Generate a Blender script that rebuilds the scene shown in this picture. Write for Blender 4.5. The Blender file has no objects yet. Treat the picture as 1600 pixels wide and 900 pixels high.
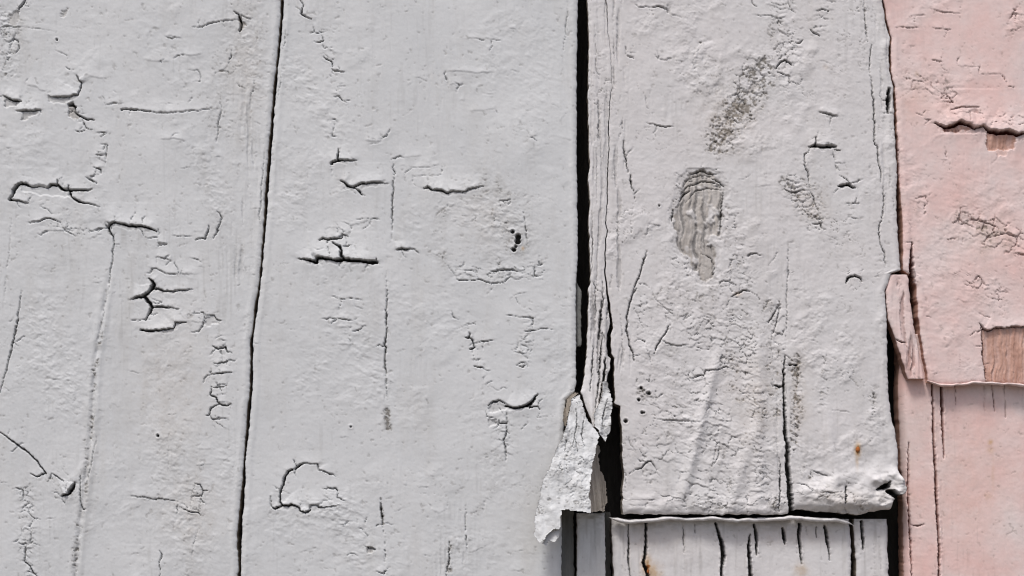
import bpy, math, random
import numpy as np
from mathutils import Vector

# ---------------------------------------------------------------- camera, sky, sun, exposure
scene = bpy.context.scene
FPX = 2462.0                      # focal length in photo pixels (1600 wide)
PITCH = math.radians(8.0)         # the photographer looks slightly up
S = 0.0003125                     # one photo pixel on the wall, metres
D = FPX * S
CAMZ = 0.75
cam_data = bpy.data.cameras.new("camera")
cam = bpy.data.objects.new("camera", cam_data)
scene.collection.objects.link(cam)
cam.location = (0, -D, CAMZ)
cam.rotation_euler = (math.radians(90) + PITCH, 0, 0)
cam_data.sensor_width = 36.0
cam_data.lens = 36.0 * FPX / 1600.0
cam_data.clip_start = 0.01
cam_data.clip_end = 500
scene.camera = cam

SUN_EL, SUN_AZ = math.radians(60), math.radians(-24)     # azimuth measured from straight in front of the wall, negative = from the left
world = bpy.data.worlds.new("World"); scene.world = world; world.use_nodes = True
wn = world.node_tree.nodes; wl = world.node_tree.links
bg = wn["Background"]
sky = wn.new("ShaderNodeTexSky"); sky.sky_type = 'NISHITA'; sky.sun_disc = False
sky.sun_elevation = SUN_EL
sky.air_density = 0.7; sky.dust_density = 4.0; sky.ozone_density = 0.6
sdir = Vector((math.sin(SUN_AZ) * math.cos(SUN_EL), -math.cos(SUN_AZ) * math.cos(SUN_EL), math.sin(SUN_EL)))
sky.sun_rotation = math.atan2(sdir.x, sdir.y)
wl.new(sky.outputs[0], bg.inputs[0]); bg.inputs[1].default_value = 0.085
sd = bpy.data.lights.new("sun", 'SUN'); sd.energy = 1.5; sd.angle = math.radians(13); sd.color = (1.0, 0.985, 0.96)
sun = bpy.data.objects.new("sun", sd); scene.collection.objects.link(sun)
sun.rotation_euler = sdir.to_track_quat('Z', 'Y').to_euler()
scene.view_settings.view_transform = 'Standard'
try: scene.view_settings.look = 'None'
except Exception: pass
scene.view_settings.gamma = 1.0
scene.view_settings.use_curve_mapping = False
scene.view_settings.exposure = 0.75
scene.cycles.filter_width = 1.1
scene.render.resolution_x = 1024; scene.render.resolution_y = 576

# ---------------------------------------------------------------- helpers
rng = np.random.default_rng(7)
LAT = rng.random((256, 256)).astype(np.float32)
def vnoise(x, y, seed=0):
    """smooth lattice noise, -1..1"""
    x = x + seed * 17.31; y = y + seed * 9.77
    xi = np.floor(x).astype(np.int32); yi = np.floor(y).astype(np.int32)
    fx = (x - xi).astype(np.float32); fy = (y - yi).astype(np.float32)
    fx = fx*fx*fx*(fx*(fx*6-15)+10); fy = fy*fy*fy*(fy*(fy*6-15)+10)
    x0 = xi & 255; x1 = (xi+1) & 255; y0 = yi & 255; y1 = (yi+1) & 255
    a = LAT[y0, x0]; b = LAT[y0, x1]; c = LAT[y1, x0]; d = LAT[y1, x1]
    return ((a*(1-fx)+b*fx)*(1-fy) + (c*(1-fx)+d*fx)*fy) * 2 - 1
def fbm(x, y, oct=4, seed=0, gain=0.5):
    s = 0; a = 1.0; t = 0
    for i in range(oct):
        c, sn = math.cos(0.5*i), math.sin(0.5*i)
        s = s + a * vnoise((x*c-y*sn) * 2**i, (x*sn+y*c) * 2**i, seed + 3*i); t += a; a *= gain
    return s / t
def sstep(a, b, x):
    t = np.clip((x-a)/(b-a), 0, 1); return t*t*(3-2*t)
def in_poly(U, V, poly):
    ins = np.zeros(U.shape, bool); n = len(poly)
    for i in range(n):
        x0, y0 = poly[i]; x1, y1 = poly[(i+1) % n]
        if y0 == y1: continue
        ins ^= ((V < y0) != (V < y1)) & (U < (x1-x0)*(V-y0)/(y1-y0)+x0)
    return ins
def to_world(U, V, H):
    """photo pixel on the wall plane + height off it (pixels) -> world metres"""
    a = (U-800)/FPX; b = (450-V)/FPX
    dy = math.cos(PITCH) - b*math.sin(PITCH); dz = math.sin(PITCH) + b*math.cos(PITCH)
    t = D/dy
    return np.stack([t*a, -H*S, CAMZ + t*dz], -1)
V_GROUND = 3560.0

def spacing(lo, hi, flo, fhi, step=1.4, grow=1.09):
    """sample positions lo..hi: fine inside [flo,fhi], growing outside"""
    a = max(lo, flo); b = min(hi, fhi)
    if a >= b:
        n = max(2, int((hi-lo)/9)); return np.linspace(lo, hi, n)
    mid = list(np.linspace(a, b, int((b-a)/step)+2))
    left = []; x = a; s = step
    while x > lo:
        s *= grow; x -= s; left.append(max(x, lo))
    right = []; x = b; s = step
    while x < hi:
        s *= grow; x += s; right.append(min(x, hi))
    return np.array(left[::-1] + mid + right)

# ---------------------------------------------------------------- materials
def mat_nodes(name):
    m = bpy.data.materials.new(name); m.use_nodes = True
    nt = m.node_tree; return m, nt, nt.nodes, nt.links, nt.nodes["Principled BSDF"]
def mixc(nt, fac, a, b):
    n = nt.nodes.new("ShaderNodeMix"); n.data_type = 'RGBA'
    for sock, val in ((n.inputs[0], fac), (n.inputs[6], a), (n.inputs[7], b)):
        if hasattr(val, 'links') or hasattr(val, 'is_linked'): nt.links.new(val, sock)
        elif isinstance(val, (int, float)): sock.default_value = val
        else: sock.default_value = (*val, 1)
    return n.outputs[2]
def noise_node(nt, scale, detail=4, rough=0.55, stretch=(1, 1, 1)):
    tc = nt.nodes.new("ShaderNodeTexCoord"); mp = nt.nodes.new("ShaderNodeMapping")
    mp.inputs['Scale'].default_value = stretch
    n = nt.nodes.new("ShaderNodeTexNoise"); n.inputs['Scale'].default_value = scale
    n.inputs['Detail'].default_value = detail; n.inputs['Roughness'].default_value = rough
    nt.links.new(tc.outputs['Object'], mp.inputs[0]); nt.links.new(mp.outputs[0], n.inputs['Vector'])
    return n.outputs['Fac']
def ramp(nt, fac, p0, p1):
    r = nt.nodes.new("ShaderNodeMapRange"); r.inputs[1].default_value = p0; r.inputs[2].default_value = p1
    nt.links.new(fac, r.inputs[0]); return r.outputs[0]
def paint_mat(name, c0, c1, wood0, wood1, hole):
    """old paint over wood; the vertex layer 'wear' holds dirt, bare wood, rust and open crack amounts"""
    m, nt, N, L, B = mat_nodes(name)
    at = N.new("ShaderNodeAttribute"); at.attribute_name = "wear"
    sp = N.new("ShaderNodeSeparateColor"); L.new(at.outputs['Color'], sp.inputs[0])
    col = mixc(nt, ramp(nt, noise_node(nt, 28, 5, 0.6), 0.3, 0.7), c0, c1)
    stain = ramp(nt, noise_node(nt, 55, 6, 0.7, (1, 1, 0.22)), 0.52, 0.78)
    col = mixc(nt, stain, col, mixc(nt, 0.26, col, (0.33, 0.30, 0.255)))
    chalk = ramp(nt, noise_node(nt, 130, 5, 0.65), 0.58, 0.72)
    col = mixc(nt, chalk, col, mixc(nt, 0.13, col, (0.80, 0.79, 0.78)))
    fine = ramp(nt, noise_node(nt, 900, 3, 0.6), 0.25, 0.75)
    col = mixc(nt, fine, col, mixc(nt, 0.10, col, (0.25, 0.24, 0.23)))
    dirtc = mixc(nt, noise_node(nt, 300, 3), (0.055, 0.049, 0.040), (0.17, 0.148, 0.115))
    col = mixc(nt, sp.outputs[0], col, dirtc)
    wc = mixc(nt, ramp(nt, noise_node(nt, 420, 5, 0.65, (1, 1, 0.05)), 0.3, 0.7), wood0, wood1)
    col = mixc(nt, sp.outputs[1], col, wc)
    rc = mixc(nt, ramp(nt, sp.outputs[2], 0.45, 1.0), (0.44, 0.26, 0.08), (0.19, 0.055, 0.014))
    rf = ramp(nt, sp.outputs[2], 0.0, 0.8)
    col = mixc(nt, rf, col, rc)
    col = mixc(nt, at.outputs['Alpha'], col, hole)
    L.new(col, B.inputs['Base Color'])
    B.inputs['Roughness'].default_value = 0.62
    B.inputs['Specular IOR Level'].default_value = 0.28
    bp = N.new("ShaderNodeBump"); bp.inputs['Strength'].default_value = 0.06; bp.inputs['Distance'].default_value = 0.0004
    L.new(noise_node(nt, 1100, 4, 0.6), bp.inputs['Height']); L.new(bp.outputs[0], B.inputs['Normal'])
    return m
WOOD0, WOOD1, HOLE = (0.15, 0.127, 0.10), (0.43, 0.385, 0.33), (0.022, 0.021, 0.019)
M_COOL = paint_mat("grey_white_paint", (0.548, 0.562, 0.572), (0.596, 0.606, 0.612), WOOD0, WOOD1, HOLE)
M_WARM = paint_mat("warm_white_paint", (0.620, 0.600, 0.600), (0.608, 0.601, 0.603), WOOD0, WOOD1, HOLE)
M_GLOW_PINK = paint_mat("red_glow_tinted_paint", (0.705, 0.475, 0.440), (0.690, 0.605, 0.590), (0.36, 0.19, 0.14), (0.58, 0.37, 0.30), (0.11, 0.024, 0.013))  # red lens glow put into the paint and crack colours, bare wood reddened too
def wood_mat(name, c0, c1, stretch=(1, 1, 0.05)):
    m, nt, N, L, B = mat_nodes(name)
    c = mixc(nt, ramp(nt, noise_node(nt, 260, 6, 0.65, stretch), 0.3, 0.7), c0, c1)
    L.new(c, B.inputs['Base Color']); B.inputs['Roughness'].default_value = 0.85
    bp = N.new("ShaderNodeBump"); bp.inputs['Strength'].default_value = 0.5; bp.inputs['Distance'].default_value = 0.001
    L.new(noise_node(nt, 260, 6, 0.65, stretch), bp.inputs['Height']); L.new(bp.outputs[0], B.inputs['Normal'])
    return m
M_DARKWOOD = wood_mat("dark_old_wood", (0.014, 0.013, 0.012), (0.04, 0.037, 0.033))
M_GREYWOOD = wood_mat("grey_weathered_wood", (0.09, 0.095, 0.09), (0.20, 0.20, 0.19))
M_RUST = wood_mat("rusty_iron", (0.16, 0.035, 0.008), (0.42, 0.14, 0.025), (1, 1, 1))
M_GROUND = wood_mat("trodden_earth", (0.10, 0.085, 0.065), (0.20, 0.18, 0.15), (0.03, 0.03, 0.03))

# ---------------------------------------------------------------- traced damage (photo pixels): width, lip, points (u, v[, width])
HI = []   # on the upper boards
def c(w, lip, *pts): HI.append((w, lip, pts))
# -- first board
c(3,1.5,(40,0),(35,8),(29,15)); c(1.6,1,(0,43),(10,40),(22,42),(33,43)); c(.8,.5,(33,43),(60,45),(85,48))
c(1.6,0,(13,66),(22,60),(29,65),(29,76),(24,83)); c(.8,0,(88,48),(87,80)); c(1,.6,(86,79),(105,87),(106,94))
c(1.3,.6,(103,104),(106,108),(117,110)); c(1.8,2.6,(119,117),(122,124),(127,128),(125,140),(122,148),(105,152),(88,152),(77,151))
c(1,1.4,(40,132),(55,136),(65,142),(75,143)); c(2.4,2.6,(6,150),(14,155),(25,158),(35,158)); c(.9,0,(9,140),(9,150))
c(2,2.6,(25,174),(40,173),(52,173),(65,172)); c(1,0,(88,152),(88,170)); c(1,0,(54,160),(54,172))
c(2,.5,(108,164,4),(113,163,5),(117,167,3),(118,175,2),(125,182,3),(133,186,3),(147,187,1.5)); c(1.5,.5,(130,186),(131,192),(135,200),(145,203))
c(1.6,1,(118,205),(125,207),(132,205)); c(1.6,1,(150,208),(160,207),(168,208)); c(1,1.4,(132,121),(145,120),(155,123),(162,122))
c(1,0,(216,138),(215,149)); c(1.2,1.2,(165,165),(180,161),(193,162))
c(1.4,1.3,(190,172,2),(205,171,2.2),(220,172,1.8),(235,174,1.4),(260,177,1),(280,175,1),(300,173,1),(320,171,.8),(345,170,.6))
c(1.3,1,(300,43),(315,42),(330,36),(350,33),(372,32)); c(2.5,.5,(365,19,1.5),(372,22,2),(375,30,4),(378,40,3),(374,47,3))
c(1,0,(360,0),(362,10)); c(1,1.2,(225,95),(245,96),(268,97)); c(1,1.4,(260,58),(285,61)); c(1,1.4,(288,86),(300,88),(315,85))
c(2.2,.6,(343,111),(357,112)); c(1,.5,(302,127),(312,128),(314,118),(310,110),(295,110)); c(1.2,.6,(371,130),(375,135),(385,138))
c(1.3,0,(398,120),(396,140),(391,152)); c(1,.4,(292,162),(300,155),(304,148)); c(1.3,0,(345,160),(346,175),(341,190),(340,205),(338,222))
c(1.5,0,(362,77),(360,90),(357,100)); c(1,1.4,(250,219),(268,217),(290,220))
c(1.2,0,(157,225),(168,227),(166,240),(164,258)); c(1.4,1.4,(147,243),(155,243),(164,241)); c(2,1,(147,262),(158,265),(158,272)); c(2,1,(135,278),(142,282),(152,287))
c(4,2.2,(15,312,4),(20,306,5),(22,298,5),(28,290,4.5),(35,287,4),(52,292,1.6),(72,293,1.2),(80,290,3),(90,289,4),(97,296,4),(107,297,5),(120,297,3.5),(138,298,2),(144,295,1))
c(3,0,(90,289),(90,281)); c(4,0,(107,297),(107,291)); c(3,1.5,(109,298,3),(111,308,3),(125,315,3),(140,319,1.5),(157,324,.8)); c(3,2,(15,313,4),(30,314,2),(45,319,1))
c(1.6,1.6,(45,348),(60,346),(75,341),(85,343),(95,348)); c(1.2,1,(95,348),(100,358),(110,364),(120,369)); c(1,.8,(62,323),(75,328),(82,334),(92,335))
c(1,0,(72,341),(73,348)); c(1.1,1,(80,361),(105,361)); c(.8,0,(19,335),(17,360),(14,400),(9,430),(8,450),(5,480))
c(1.4,1,(140,362),(155,358),(167,357)); c(3,2.8,(168,357,3),(172,350,2.5),(180,348,2.5),(192,350,3),(203,353,3.5),(220,353,3),(233,357,3),(245,362,2))
c(1.5,0,(180,348),(180,339)); c(1.2,0,(222,350),(223,342),(228,338)); c(2,.5,(168,355,2.5),(172,363,2.5),(178,371,2),(178,382,1.6),(176,395,1.6),(175,410,1.6),(172,425,1.4),(170,450,1))
c(1.4,.8,(178,381),(188,383)); c(1,0,(213,358),(213,363)); c(1.6,0,(248,358),(249,368)); c(1.5,1.2,(225,371),(247,372)); c(1.6,1.6,(245,380),(261,381))
c(1.1,1,(269,369),(285,369),(300,370)); c(2,1,(305,374),(320,373),(325,362),(327,352)); c(1.7,.6,(333,372),(340,362),(343,350),(347,340),(340,330))
c(1.6,1.6,(245,402),(255,403),(268,408)); c(1.1,1,(295,403),(310,406),(315,411)); c(1.1,1.6,(235,420),(245,420),(260,428),(280,428),(305,429))
c(5,2.4,(233,436,2),(238,440,4),(241,445,6),(234,455,5),(226,463,5),(212,465,2.5),(205,468,1)); c(4,1.5,(226,463,4),(234,474,5),(237,480,5),(233,490,3),(228,502,1.5))
c(2,1.8,(240,450,2.4),(255,454,2.4),(270,456,2),(285,453,1.5),(300,453,1)); c(2.5,1.6,(240,480,2.6),(255,480,2.6),(270,482,1.6),(282,484,1)); c(1,.8,(205,500),(220,499))
c(2.5,2.8,(221,516,3),(235,518,3),(250,517,2.5),(256,516,2),(262,516,2),(272,512,2),(276,505,2),(290,503,1.5)); c(1.2,0,(256,516),(256,525))
c(1.4,.4,(302,490),(318,489),(319,500),(318,510),(310,518),(300,520)); c(1.4,.8,(319,491),(335,493),(340,500),(348,501)); c(.9,.5,(335,530),(340,527),(352,525))
c(1.9,.8,(333,541),(340,546),(352,542),(355,549),(362,551)); c(1.7,1,(335,568),(350,567),(356,564),(355,572)); c(.9,0,(352,550),(350,565)); c(.9,0,(333,550),(333,568))
c(1.9,1.6,(329,585),(345,583),(362,582)); c(1,0,(328,580),(328,598)); c(1.6,1,(330,605),(340,606),(355,603)); c(2.2,.8,(331,607),(328,617),(338,622),(342,632),(355,634),(362,632))
c(2.1,.8,(342,632),(330,638),(326,648),(322,649)); c(1.4,1,(326,648),(332,655),(345,655),(358,654)); c(1,0,(332,655),(332,665))
c(1.8,.3,(34,455,1),(30,480,1.6),(26,510,2),(20,535,2.2),(12,570,1.8),(3,600,1.3),(-6,630,1)); c(.9,0,(96,535),(93,570)); c(1,.2,(170,450),(165,470),(158,510),(150,540))
c(2.2,.8,(0,675,1.5),(12,685,2),(28,695,2.5),(42,705,2.5),(55,718,2.5),(65,732,2.5),(72,740,2.5)); c(2,.8,(82,740),(92,747),(100,753))
c(2,1.2,(48,741),(58,746),(68,741),(73,741)); c(1.5,.3,(73,753),(80,746),(82,740)); c(1,0,(80,747),(86,757)); c(1,0,(97,732),(107,744))
c(5,4,(97,775,2),(105,773,4),(110,769,6),(114,761,6),(117,754,2)); c(1.3,1,(85,777),(97,777)); c(1.2,.8,(0,755),(10,754))
c(1.3,.5,(18,765),(27,762),(35,765),(38,772),(35,782)); c(1.3,.4,(48,785),(40,790),(33,797)); c(1.4,.6,(44,801),(52,810),(64,812)); c(1.2,.4,(52,812),(47,822),(40,824)); c(1.1,.6,(50,825),(62,826))
c(1.4,0,(49,825),(48,838),(51,845)); c(1.1,.8,(20,847),(35,850),(47,848),(51,840)); c(1.8,.4,(42,851),(40,862),(39,878),(47,885),(52,895),(60,902)); c(1,.6,(52,848),(62,854))
c(1.1,.3,(152,682),(145,715),(138,750),(133,770)); c(1.7,.3,(127,735),(126,775),(127,790),(131,797),(137,796)); c(1,0,(178,690),(177,715)); c(1.2,0,(264,695),(263,738))
c(1.3,1.4,(205,775),(220,776),(235,779),(255,780),(278,783)); c(1.6,.6,(305,755),(313,757),(316,762),(318,768),(326,766)); c(1.9,.8,(318,768),(315,774),(302,775)); c(1,0,(315,774),(320,781))
c(1.5,0,(300,768),(299,795)); c(1.6,1.6,(282,793),(295,798),(310,801),(315,806)); c(.9,1,(308,702),(332,703)); c(1,1,(308,728),(333,726)); c(1.6,0,(250,860),(253,867),(249,880),(250,902)); c(1,0,(312,825),(303,850),(300,880))
c(1.1,.5,(30,20),(22,60),(4,100)); c(1,.4,(5,80),(9,100),(3,115))
# -- second board
c(2,.8,(470,0,1.5),(473,8,1.4),(470,22,2.6),(478,27,2),(487,29,1.2)); c(1.3,.3,(490,39),(491,50),(485,52)); c(1.2,.6,(485,52),(500,51),(508,50)); c(1.4,.5,(502,53),(506,64),(497,67),(490,65)); c(1.2,.6,(503,68),(506,75),(520,74))
c(2.1,.8,(505,88),(512,94),(518,96),(520,104)); c(1.7,1,(518,108),(522,111),(530,111),(540,113)); c(1.2,.8,(526,135),(540,134)); c(1.4,.7,(522,152),(530,150),(535,158),(548,157)); c(1.1,.6,(512,188),(523,187),(527,190)); c(1.3,.3,(523,190),(519,213),(525,212))
c(.8,1.1,(725,61),(745,60),(768,61)); c(1,1.3,(697,113),(720,112),(745,115),(773,112)); c(.7,1.2,(700,133),(725,132)); c(.9,1.0,(735,174),(755,173),(775,169)); c(.8,1.4,(570,221),(595,222)); c(1.2,0,(446,45),(445,65),(441,78))
c(2.4,0,(529,232,1.5),(528,245,3),(528,250,4)); c(3,2.2,(517,256,4),(528,250,4),(540,250,2.6),(557,250,1)); c(1,0,(538,270),(538,277))
c(3,2.6,(530,282,1.5),(538,285,3),(543,291,4),(552,293,3),(560,288,2.5),(575,286,2.2),(590,285,2),(606,287,1)); c(2.2,1,(552,293),(562,299),(565,305),(570,305)); c(1.4,.4,(540,291),(533,297)); c(1.1,0,(546,293),(545,300))
c(1,1,(632,246),(658,244)); c(1.1,.8,(645,262),(676,261)); c(1.2,.8,(645,275),(690,274)); c(1.4,.2,(617,255),(614,262),(617,270),(614,277)); c(1.7,.2,(615,278,1.2),(614,300,1.8),(613,330,2),(612,350,1.2),(612,375,.8)); c(1.1,0,(603,420),(605,450),(604,470))
c(2.4,2.8,(663,294,1.4),(669,292,2),(678,297,2.6),(690,298,3),(700,303,2.6),(705,299,1.6),(722,300,1.6),(737,295,1.6),(755,291,1)); c(1,0,(669,292),(669,286)); c(1,0,(675,297),(675,303))
c(1.1,.8,(556,342),(575,341),(579,343)); c(1,.8,(548,352),(560,350)); c(2.6,2,(498,376,2),(505,372,2.6),(513,375,3),(522,373,2.4),(533,372,2),(536,367,2),(545,370,1)); c(2.3,0,(513,375),(513,390))
c(4,1,(520,380,2),(530,384,3),(533,390,4),(533,400,5),(536,404,5)); c(1.6,.8,(533,386),(542,384),(555,383))
c(5,3.6,(468,404,2),(480,406,3),(494,411,5),(496,402,4),(508,404,4),(520,406,3),(533,407,6),(545,406,5),(560,408,5),(575,409,6),(588,410,6)); c(3,0,(588,412),(588,405)); c(2,0,(533,407),(530,418)); c(1,0,(585,402),(586,395))
c(2.2,2.2,(618,392,1),(627,389,2.4),(635,390,2.6),(641,388,1)); c(1,0,(570,373),(572,362)); c(2.2,.5,(780,314),(798,312)); c(1.6,.8,(725,422),(740,422)); c(1.7,1,(765,423),(778,424),(790,422),(800,421),(812,425))
c(1.1,0,(781,405),(779,420)); c(1.2,0,(781,425),(780,435)); c(1.3,.8,(710,432),(715,438),(735,438),(752,437),(762,442),(772,442),(788,441),(792,436),(800,433)); c(1.4,0,(760,442),(760,452)); c(1.2,0,(788,441),(790,452)); c(1.5,.5,(700,415),(712,432))
c(1.3,0,(842,398),(841,410),(847,413),(835,415)); c(1.6,.5,(835,415),(835,430),(842,431)); c(2,.8,(800,423),(812,425)); c(1.1,.8,(800,437),(835,433)); c(1.3,.2,(819,330),(820,350),(823,370),(826,388))
c(1.1,1,(519,464),(535,467),(552,467),(568,470)); c(1.1,1,(555,479),(568,483)); c(1.4,1.2,(528,497),(538,501),(550,501)); c(1.3,1.2,(549,517),(560,516),(572,509)); c(1,1,(527,539),(547,541)); c(.8,1,(531,513),(545,512))
c(1.8,.2,(605,450,1.2),(604,480,1.7),(604,510,2),(602,540,2.2),(602,570,2.4),(603,595,1.5),(606,625,.8))
c(1.4,.4,(705,484),(709,495),(716,500)); c(2.8,1,(727,528,2.4),(733,528,3),(735,520,1.4)); c(2.4,.6,(735,528,2),(741,537,2.6),(741,543,2.6),(734,546,2)); c(1.4,1.2,(741,537),(755,533),(773,531)); c(1.7,0,(738,547),(742,563)); c(2.4,1,(742,572),(750,574),(757,574)); c(1.2,.8,(720,512),(735,506)); c(1,1,(755,600),(770,595)); c(1,.8,(765,602),(775,610))
c(2,1,(762,634,1.5),(770,628,2.4),(780,626,2),(790,630,1.6)); c(2,1,(760,652),(772,652)); c(1.8,.5,(780,655),(780,662),(793,662),(793,655)); c(2.2,0,(780,662),(776,670)); c(1.8,0,(793,662),(791,675),(787,688),(790,705),(791,720)); c(1,.4,(787,690),(795,690))
c(3,3,(790,634,2.4),(805,638,3.4),(823,634,5),(830,629,5),(840,616,1.5)); c(2.4,1.5,(828,636,3),(840,636,2),(843,641,1)); c(1.1,.2,(825,645),(825,662),(812,673))
c(1.7,.8,(810,495),(833,497),(832,513)); c(1.9,.8,(820,518),(832,516),(838,516)); c(1,.8,(810,535),(822,530)); c(1.1,1,(802,550),(815,553),(823,553)); c(1.5,1,(807,571),(817,573),(824,570)); c(1,.6,(808,590),(816,590)); c(1.1,.8,(805,460),(822,457)); c(.9,.2,(835,520),(832,545),(823,560))
c(2,.4,(459,718),(463,728)); c(2.6,1.4,(462,733,3),(468,727,4),(475,723,1.6),(490,726,1.2),(497,725,1.6),(498,735,1.6),(508,737,2),(515,742,2.2),(521,741,1)); c(1.1,0,(504,708),(504,722))
c(2.8,2.4,(457,734,3),(450,737,3.2),(446,745,4),(443,755,3),(438,770,2.6),(438,785,2.6),(440,790,4),(450,790,3.2),(454,789,2.4),(466,792,2.4),(469,798,2.4),(475,801,2.4),(485,798,2),(486,789,1.4),(497,789,1.4),(499,794,1.7),(510,793,1.6),(530,789,1))
c(2,1.6,(440,790,2.6),(430,796,2.2),(424,793,1.4),(424,776,1)); c(1.2,.6,(430,764),(437,769)); c(1.7,1,(504,763),(520,763),(525,762),(528,768),(528,778),(538,782)); c(1,.8,(443,768),(455,772)); c(.9,0,(525,750),(526,735)); c(1.1,0,(466,778),(467,790))
c(2,0,(595,778,1),(596,800,3),(598,820,1.6)); c(1.3,.2,(602,835),(602,860),(601,885)); c(1.6,1,(588,892),(600,897),(605,888)); c(1.5,1,(533,819),(543,818)); c(1,1,(558,824),(570,821)); c(3,1.4,(575,856),(584,858)); c(2.4,.5,(1398,178,1.5),(1402,225,2.5),(1404,275,3));  c(1.1,1,(540,868),(550,865),(558,868))
c(1.4,0,(727,790),(728,840),(730,862)); c(1.3,0,(756,783),(756,799)); c(1.1,0,(713,825),(712,850)); c(2,0,(703,845),(702,875),(697,900)); c(.8,0,(736,820),(735,850)); c(1,0,(718,835),(717,868)); c(1,1,(672,797),(685,803),(698,797))
c(1,0,(887,0),(886,30),(882,60),(879,100)); c(1.1,0,(880,108),(876,118)); c(1,.4,(875,190),(885,177)); c(1,1.2,(828,215),(840,212))
# -- third board
c(1.2,0,(930,40),(932,110),(938,120)); c(1.3,0,(933,145),(935,170),(936,185),(934,200),(935,225)); c(1.2,0,(963,128),(964,138)); c(2,0,(973,190),(973,205)); c(1.6,0,(970,205),(968,218)); c(2.1,0,(975,220),(975,240),(978,250),(981,270)); c(2.6,0,(985,272),(986,284),(989,297)); c(2.2,0,(991,297),(993,315)); c(1.6,0,(989,318),(988,338)); c(1.5,0,(985,340),(987,365))
c(2.1,0,(978,72),(978,80)); c(2,.5,(981,86),(989,91)); c(1.3,0,(995,127),(998,139)); c(1.6,0,(1008,150),(1012,169)); c(1.6,1.6,(1017,12),(1030,10),(1042,15)); c(1.4,1,(1047,21),(1057,25)); c(1.6,1,(1028,93),(1050,92)); c(1.1,1,(1085,92),(1100,91)); c(1.7,1,(1012,192),(1025,196),(1040,198),(1052,197)); c(1.4,.3,(1175,0),(1177,7),(1184,11)); c(1.1,.8,(1175,22),(1190,25),(1200,24))
c(1,0,(931,225),(933,280),(932,320)); c(1,0,(942,240),(942,270)); c(.9,0,(965,230),(966,270)); c(2,0,(942,440),(941,458)); c(1.6,0,(956,430),(953,450)); c(.8,0,(961,340),(961,420)); c(2,1.4,(1012,392),(1007,405),(1003,420),(995,440),(988,460))
c(2.2,.5,(1060,315),(1070,302),(1078,298)); c(3,.5,(1053,328),(1050,345)); c(2.2,.5,(1112,278),(1125,284),(1132,292)); c(2.2,0,(1130,300),(1127,340),(1125,370)); c(2,.8,(1080,272),(1095,268),(1118,272)); c(1.5,.5,(1064,305),(1075,291),(1095,284),(1115,284),(1130,292)); c(1.3,.4,(1068,320),(1085,300),(1105,293),(1128,297)); c(1.2,.4,(1062,300),(1075,280),(1095,274),(1120,276)); c(1.4,0,(1095,395),(1112,404),(1117,420),(1112,434)); c(2.1,1.4,(1168,401),(1173,397),(1183,397)); c(1.6,.8,(1152,406),(1160,413)); c(2,.6,(1140,440),(1150,447)); c(1.1,.8,(1117,248),(1127,249)); c(1.1,.8,(1013,350),(1022,350)); c(1.1,.3,(1045,307),(1030,322))
c(1.8,0,(943,450),(942,475),(937,490),(936,520),(933,540)); c(2.1,.4,(995,450),(988,462),(983,480),(980,495),(979,520),(984,540),(990,555),(991,565)); c(1.3,.2,(993,485),(1000,500),(1005,512)); c(2.6,.6,(1003,532),(1008,534)); c(1.1,0,(1010,540),(1013,555),(1020,572))
c(1.9,.4,(1047,507),(1040,520),(1033,530),(1025,545),(1022,553)); c(1.6,1,(1035,533),(1047,538),(1060,540),(1075,540)); c(1,.3,(1018,450),(1025,470),(1040,482),(1050,490)); c(1.5,1.2,(1075,593),(1090,588),(1100,585),(1103,578),(1120,579),(1135,573),(1142,576)); c(1.3,1.2,(1028,655),(1050,657),(1070,658),(1095,660)); c(2.1,.8,(1143,463),(1153,458),(1162,453),(1172,455)); c(1.1,.8,(1110,626),(1130,632)); c(1,0,(1100,655),(1105,640),(1112,628)); c(1.2,0,(970,490),(972,540),(973,580)); c(.9,0,(962,520),(962,560))
c(1.2,0,(982,680),(985,695),(993,706)); c(1.7,1.4,(992,735),(1003,732),(1010,722),(1018,722),(1025,732)); c(2,0,(976,735),(979,745)); c(1,.4,(1000,738),(1010,752)); c(1,.6,(1050,685),(1060,708),(1075,708),(1085,700)); c(1,.6,(1072,735),(1085,747)); c(1.1,0,(1110,743),(1115,720),(1120,700)); c(.8,.8,(980,781),(1012,782)); c(.8,.8,(982,789),(1010,791)); c(1,.8,(1040,790),(1052,778),(1075,782)); c(1.2,.6,(1125,690),(1122,715),(1110,735))
c(1.4,.3,(1231,0),(1237,15),(1243,20)); c(1.6,.8,(1292,1),(1306,3)); c(1.4,.8,(1275,17),(1285,15),(1295,17),(1293,21)); c(2.2,1,(1266,46),(1272,52),(1281,56)); c(1.5,.6,(1240,68),(1250,66),(1256,61)); c(2.1,1.2,(1212,108),(1218,98),(1227,94),(1236,100),(1238,103)); c(2,.8,(1215,114),(1222,115),(1228,118)); c(1.3,.5,(1200,122),(1210,118))
c(1.5,0,(1350,0),(1351,30),(1354,50),(1356,68)); c(1.7,0,(1362,70),(1360,85),(1359,120)); c(1.8,0,(1361,120),(1364,150),(1366,175),(1367,225),(1371,228),(1373,255),(1377,270),(1376,285)); c(1,.4,(1373,94),(1382,93)); c(7,0,(1390,138,4),(1389,155,8),(1388,176,4)); c(1.9,1.8,(1280,175),(1290,176),(1300,180),(1310,182)); c(2.6,0,(1275,214,1.5),(1275,228,3.5))
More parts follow.
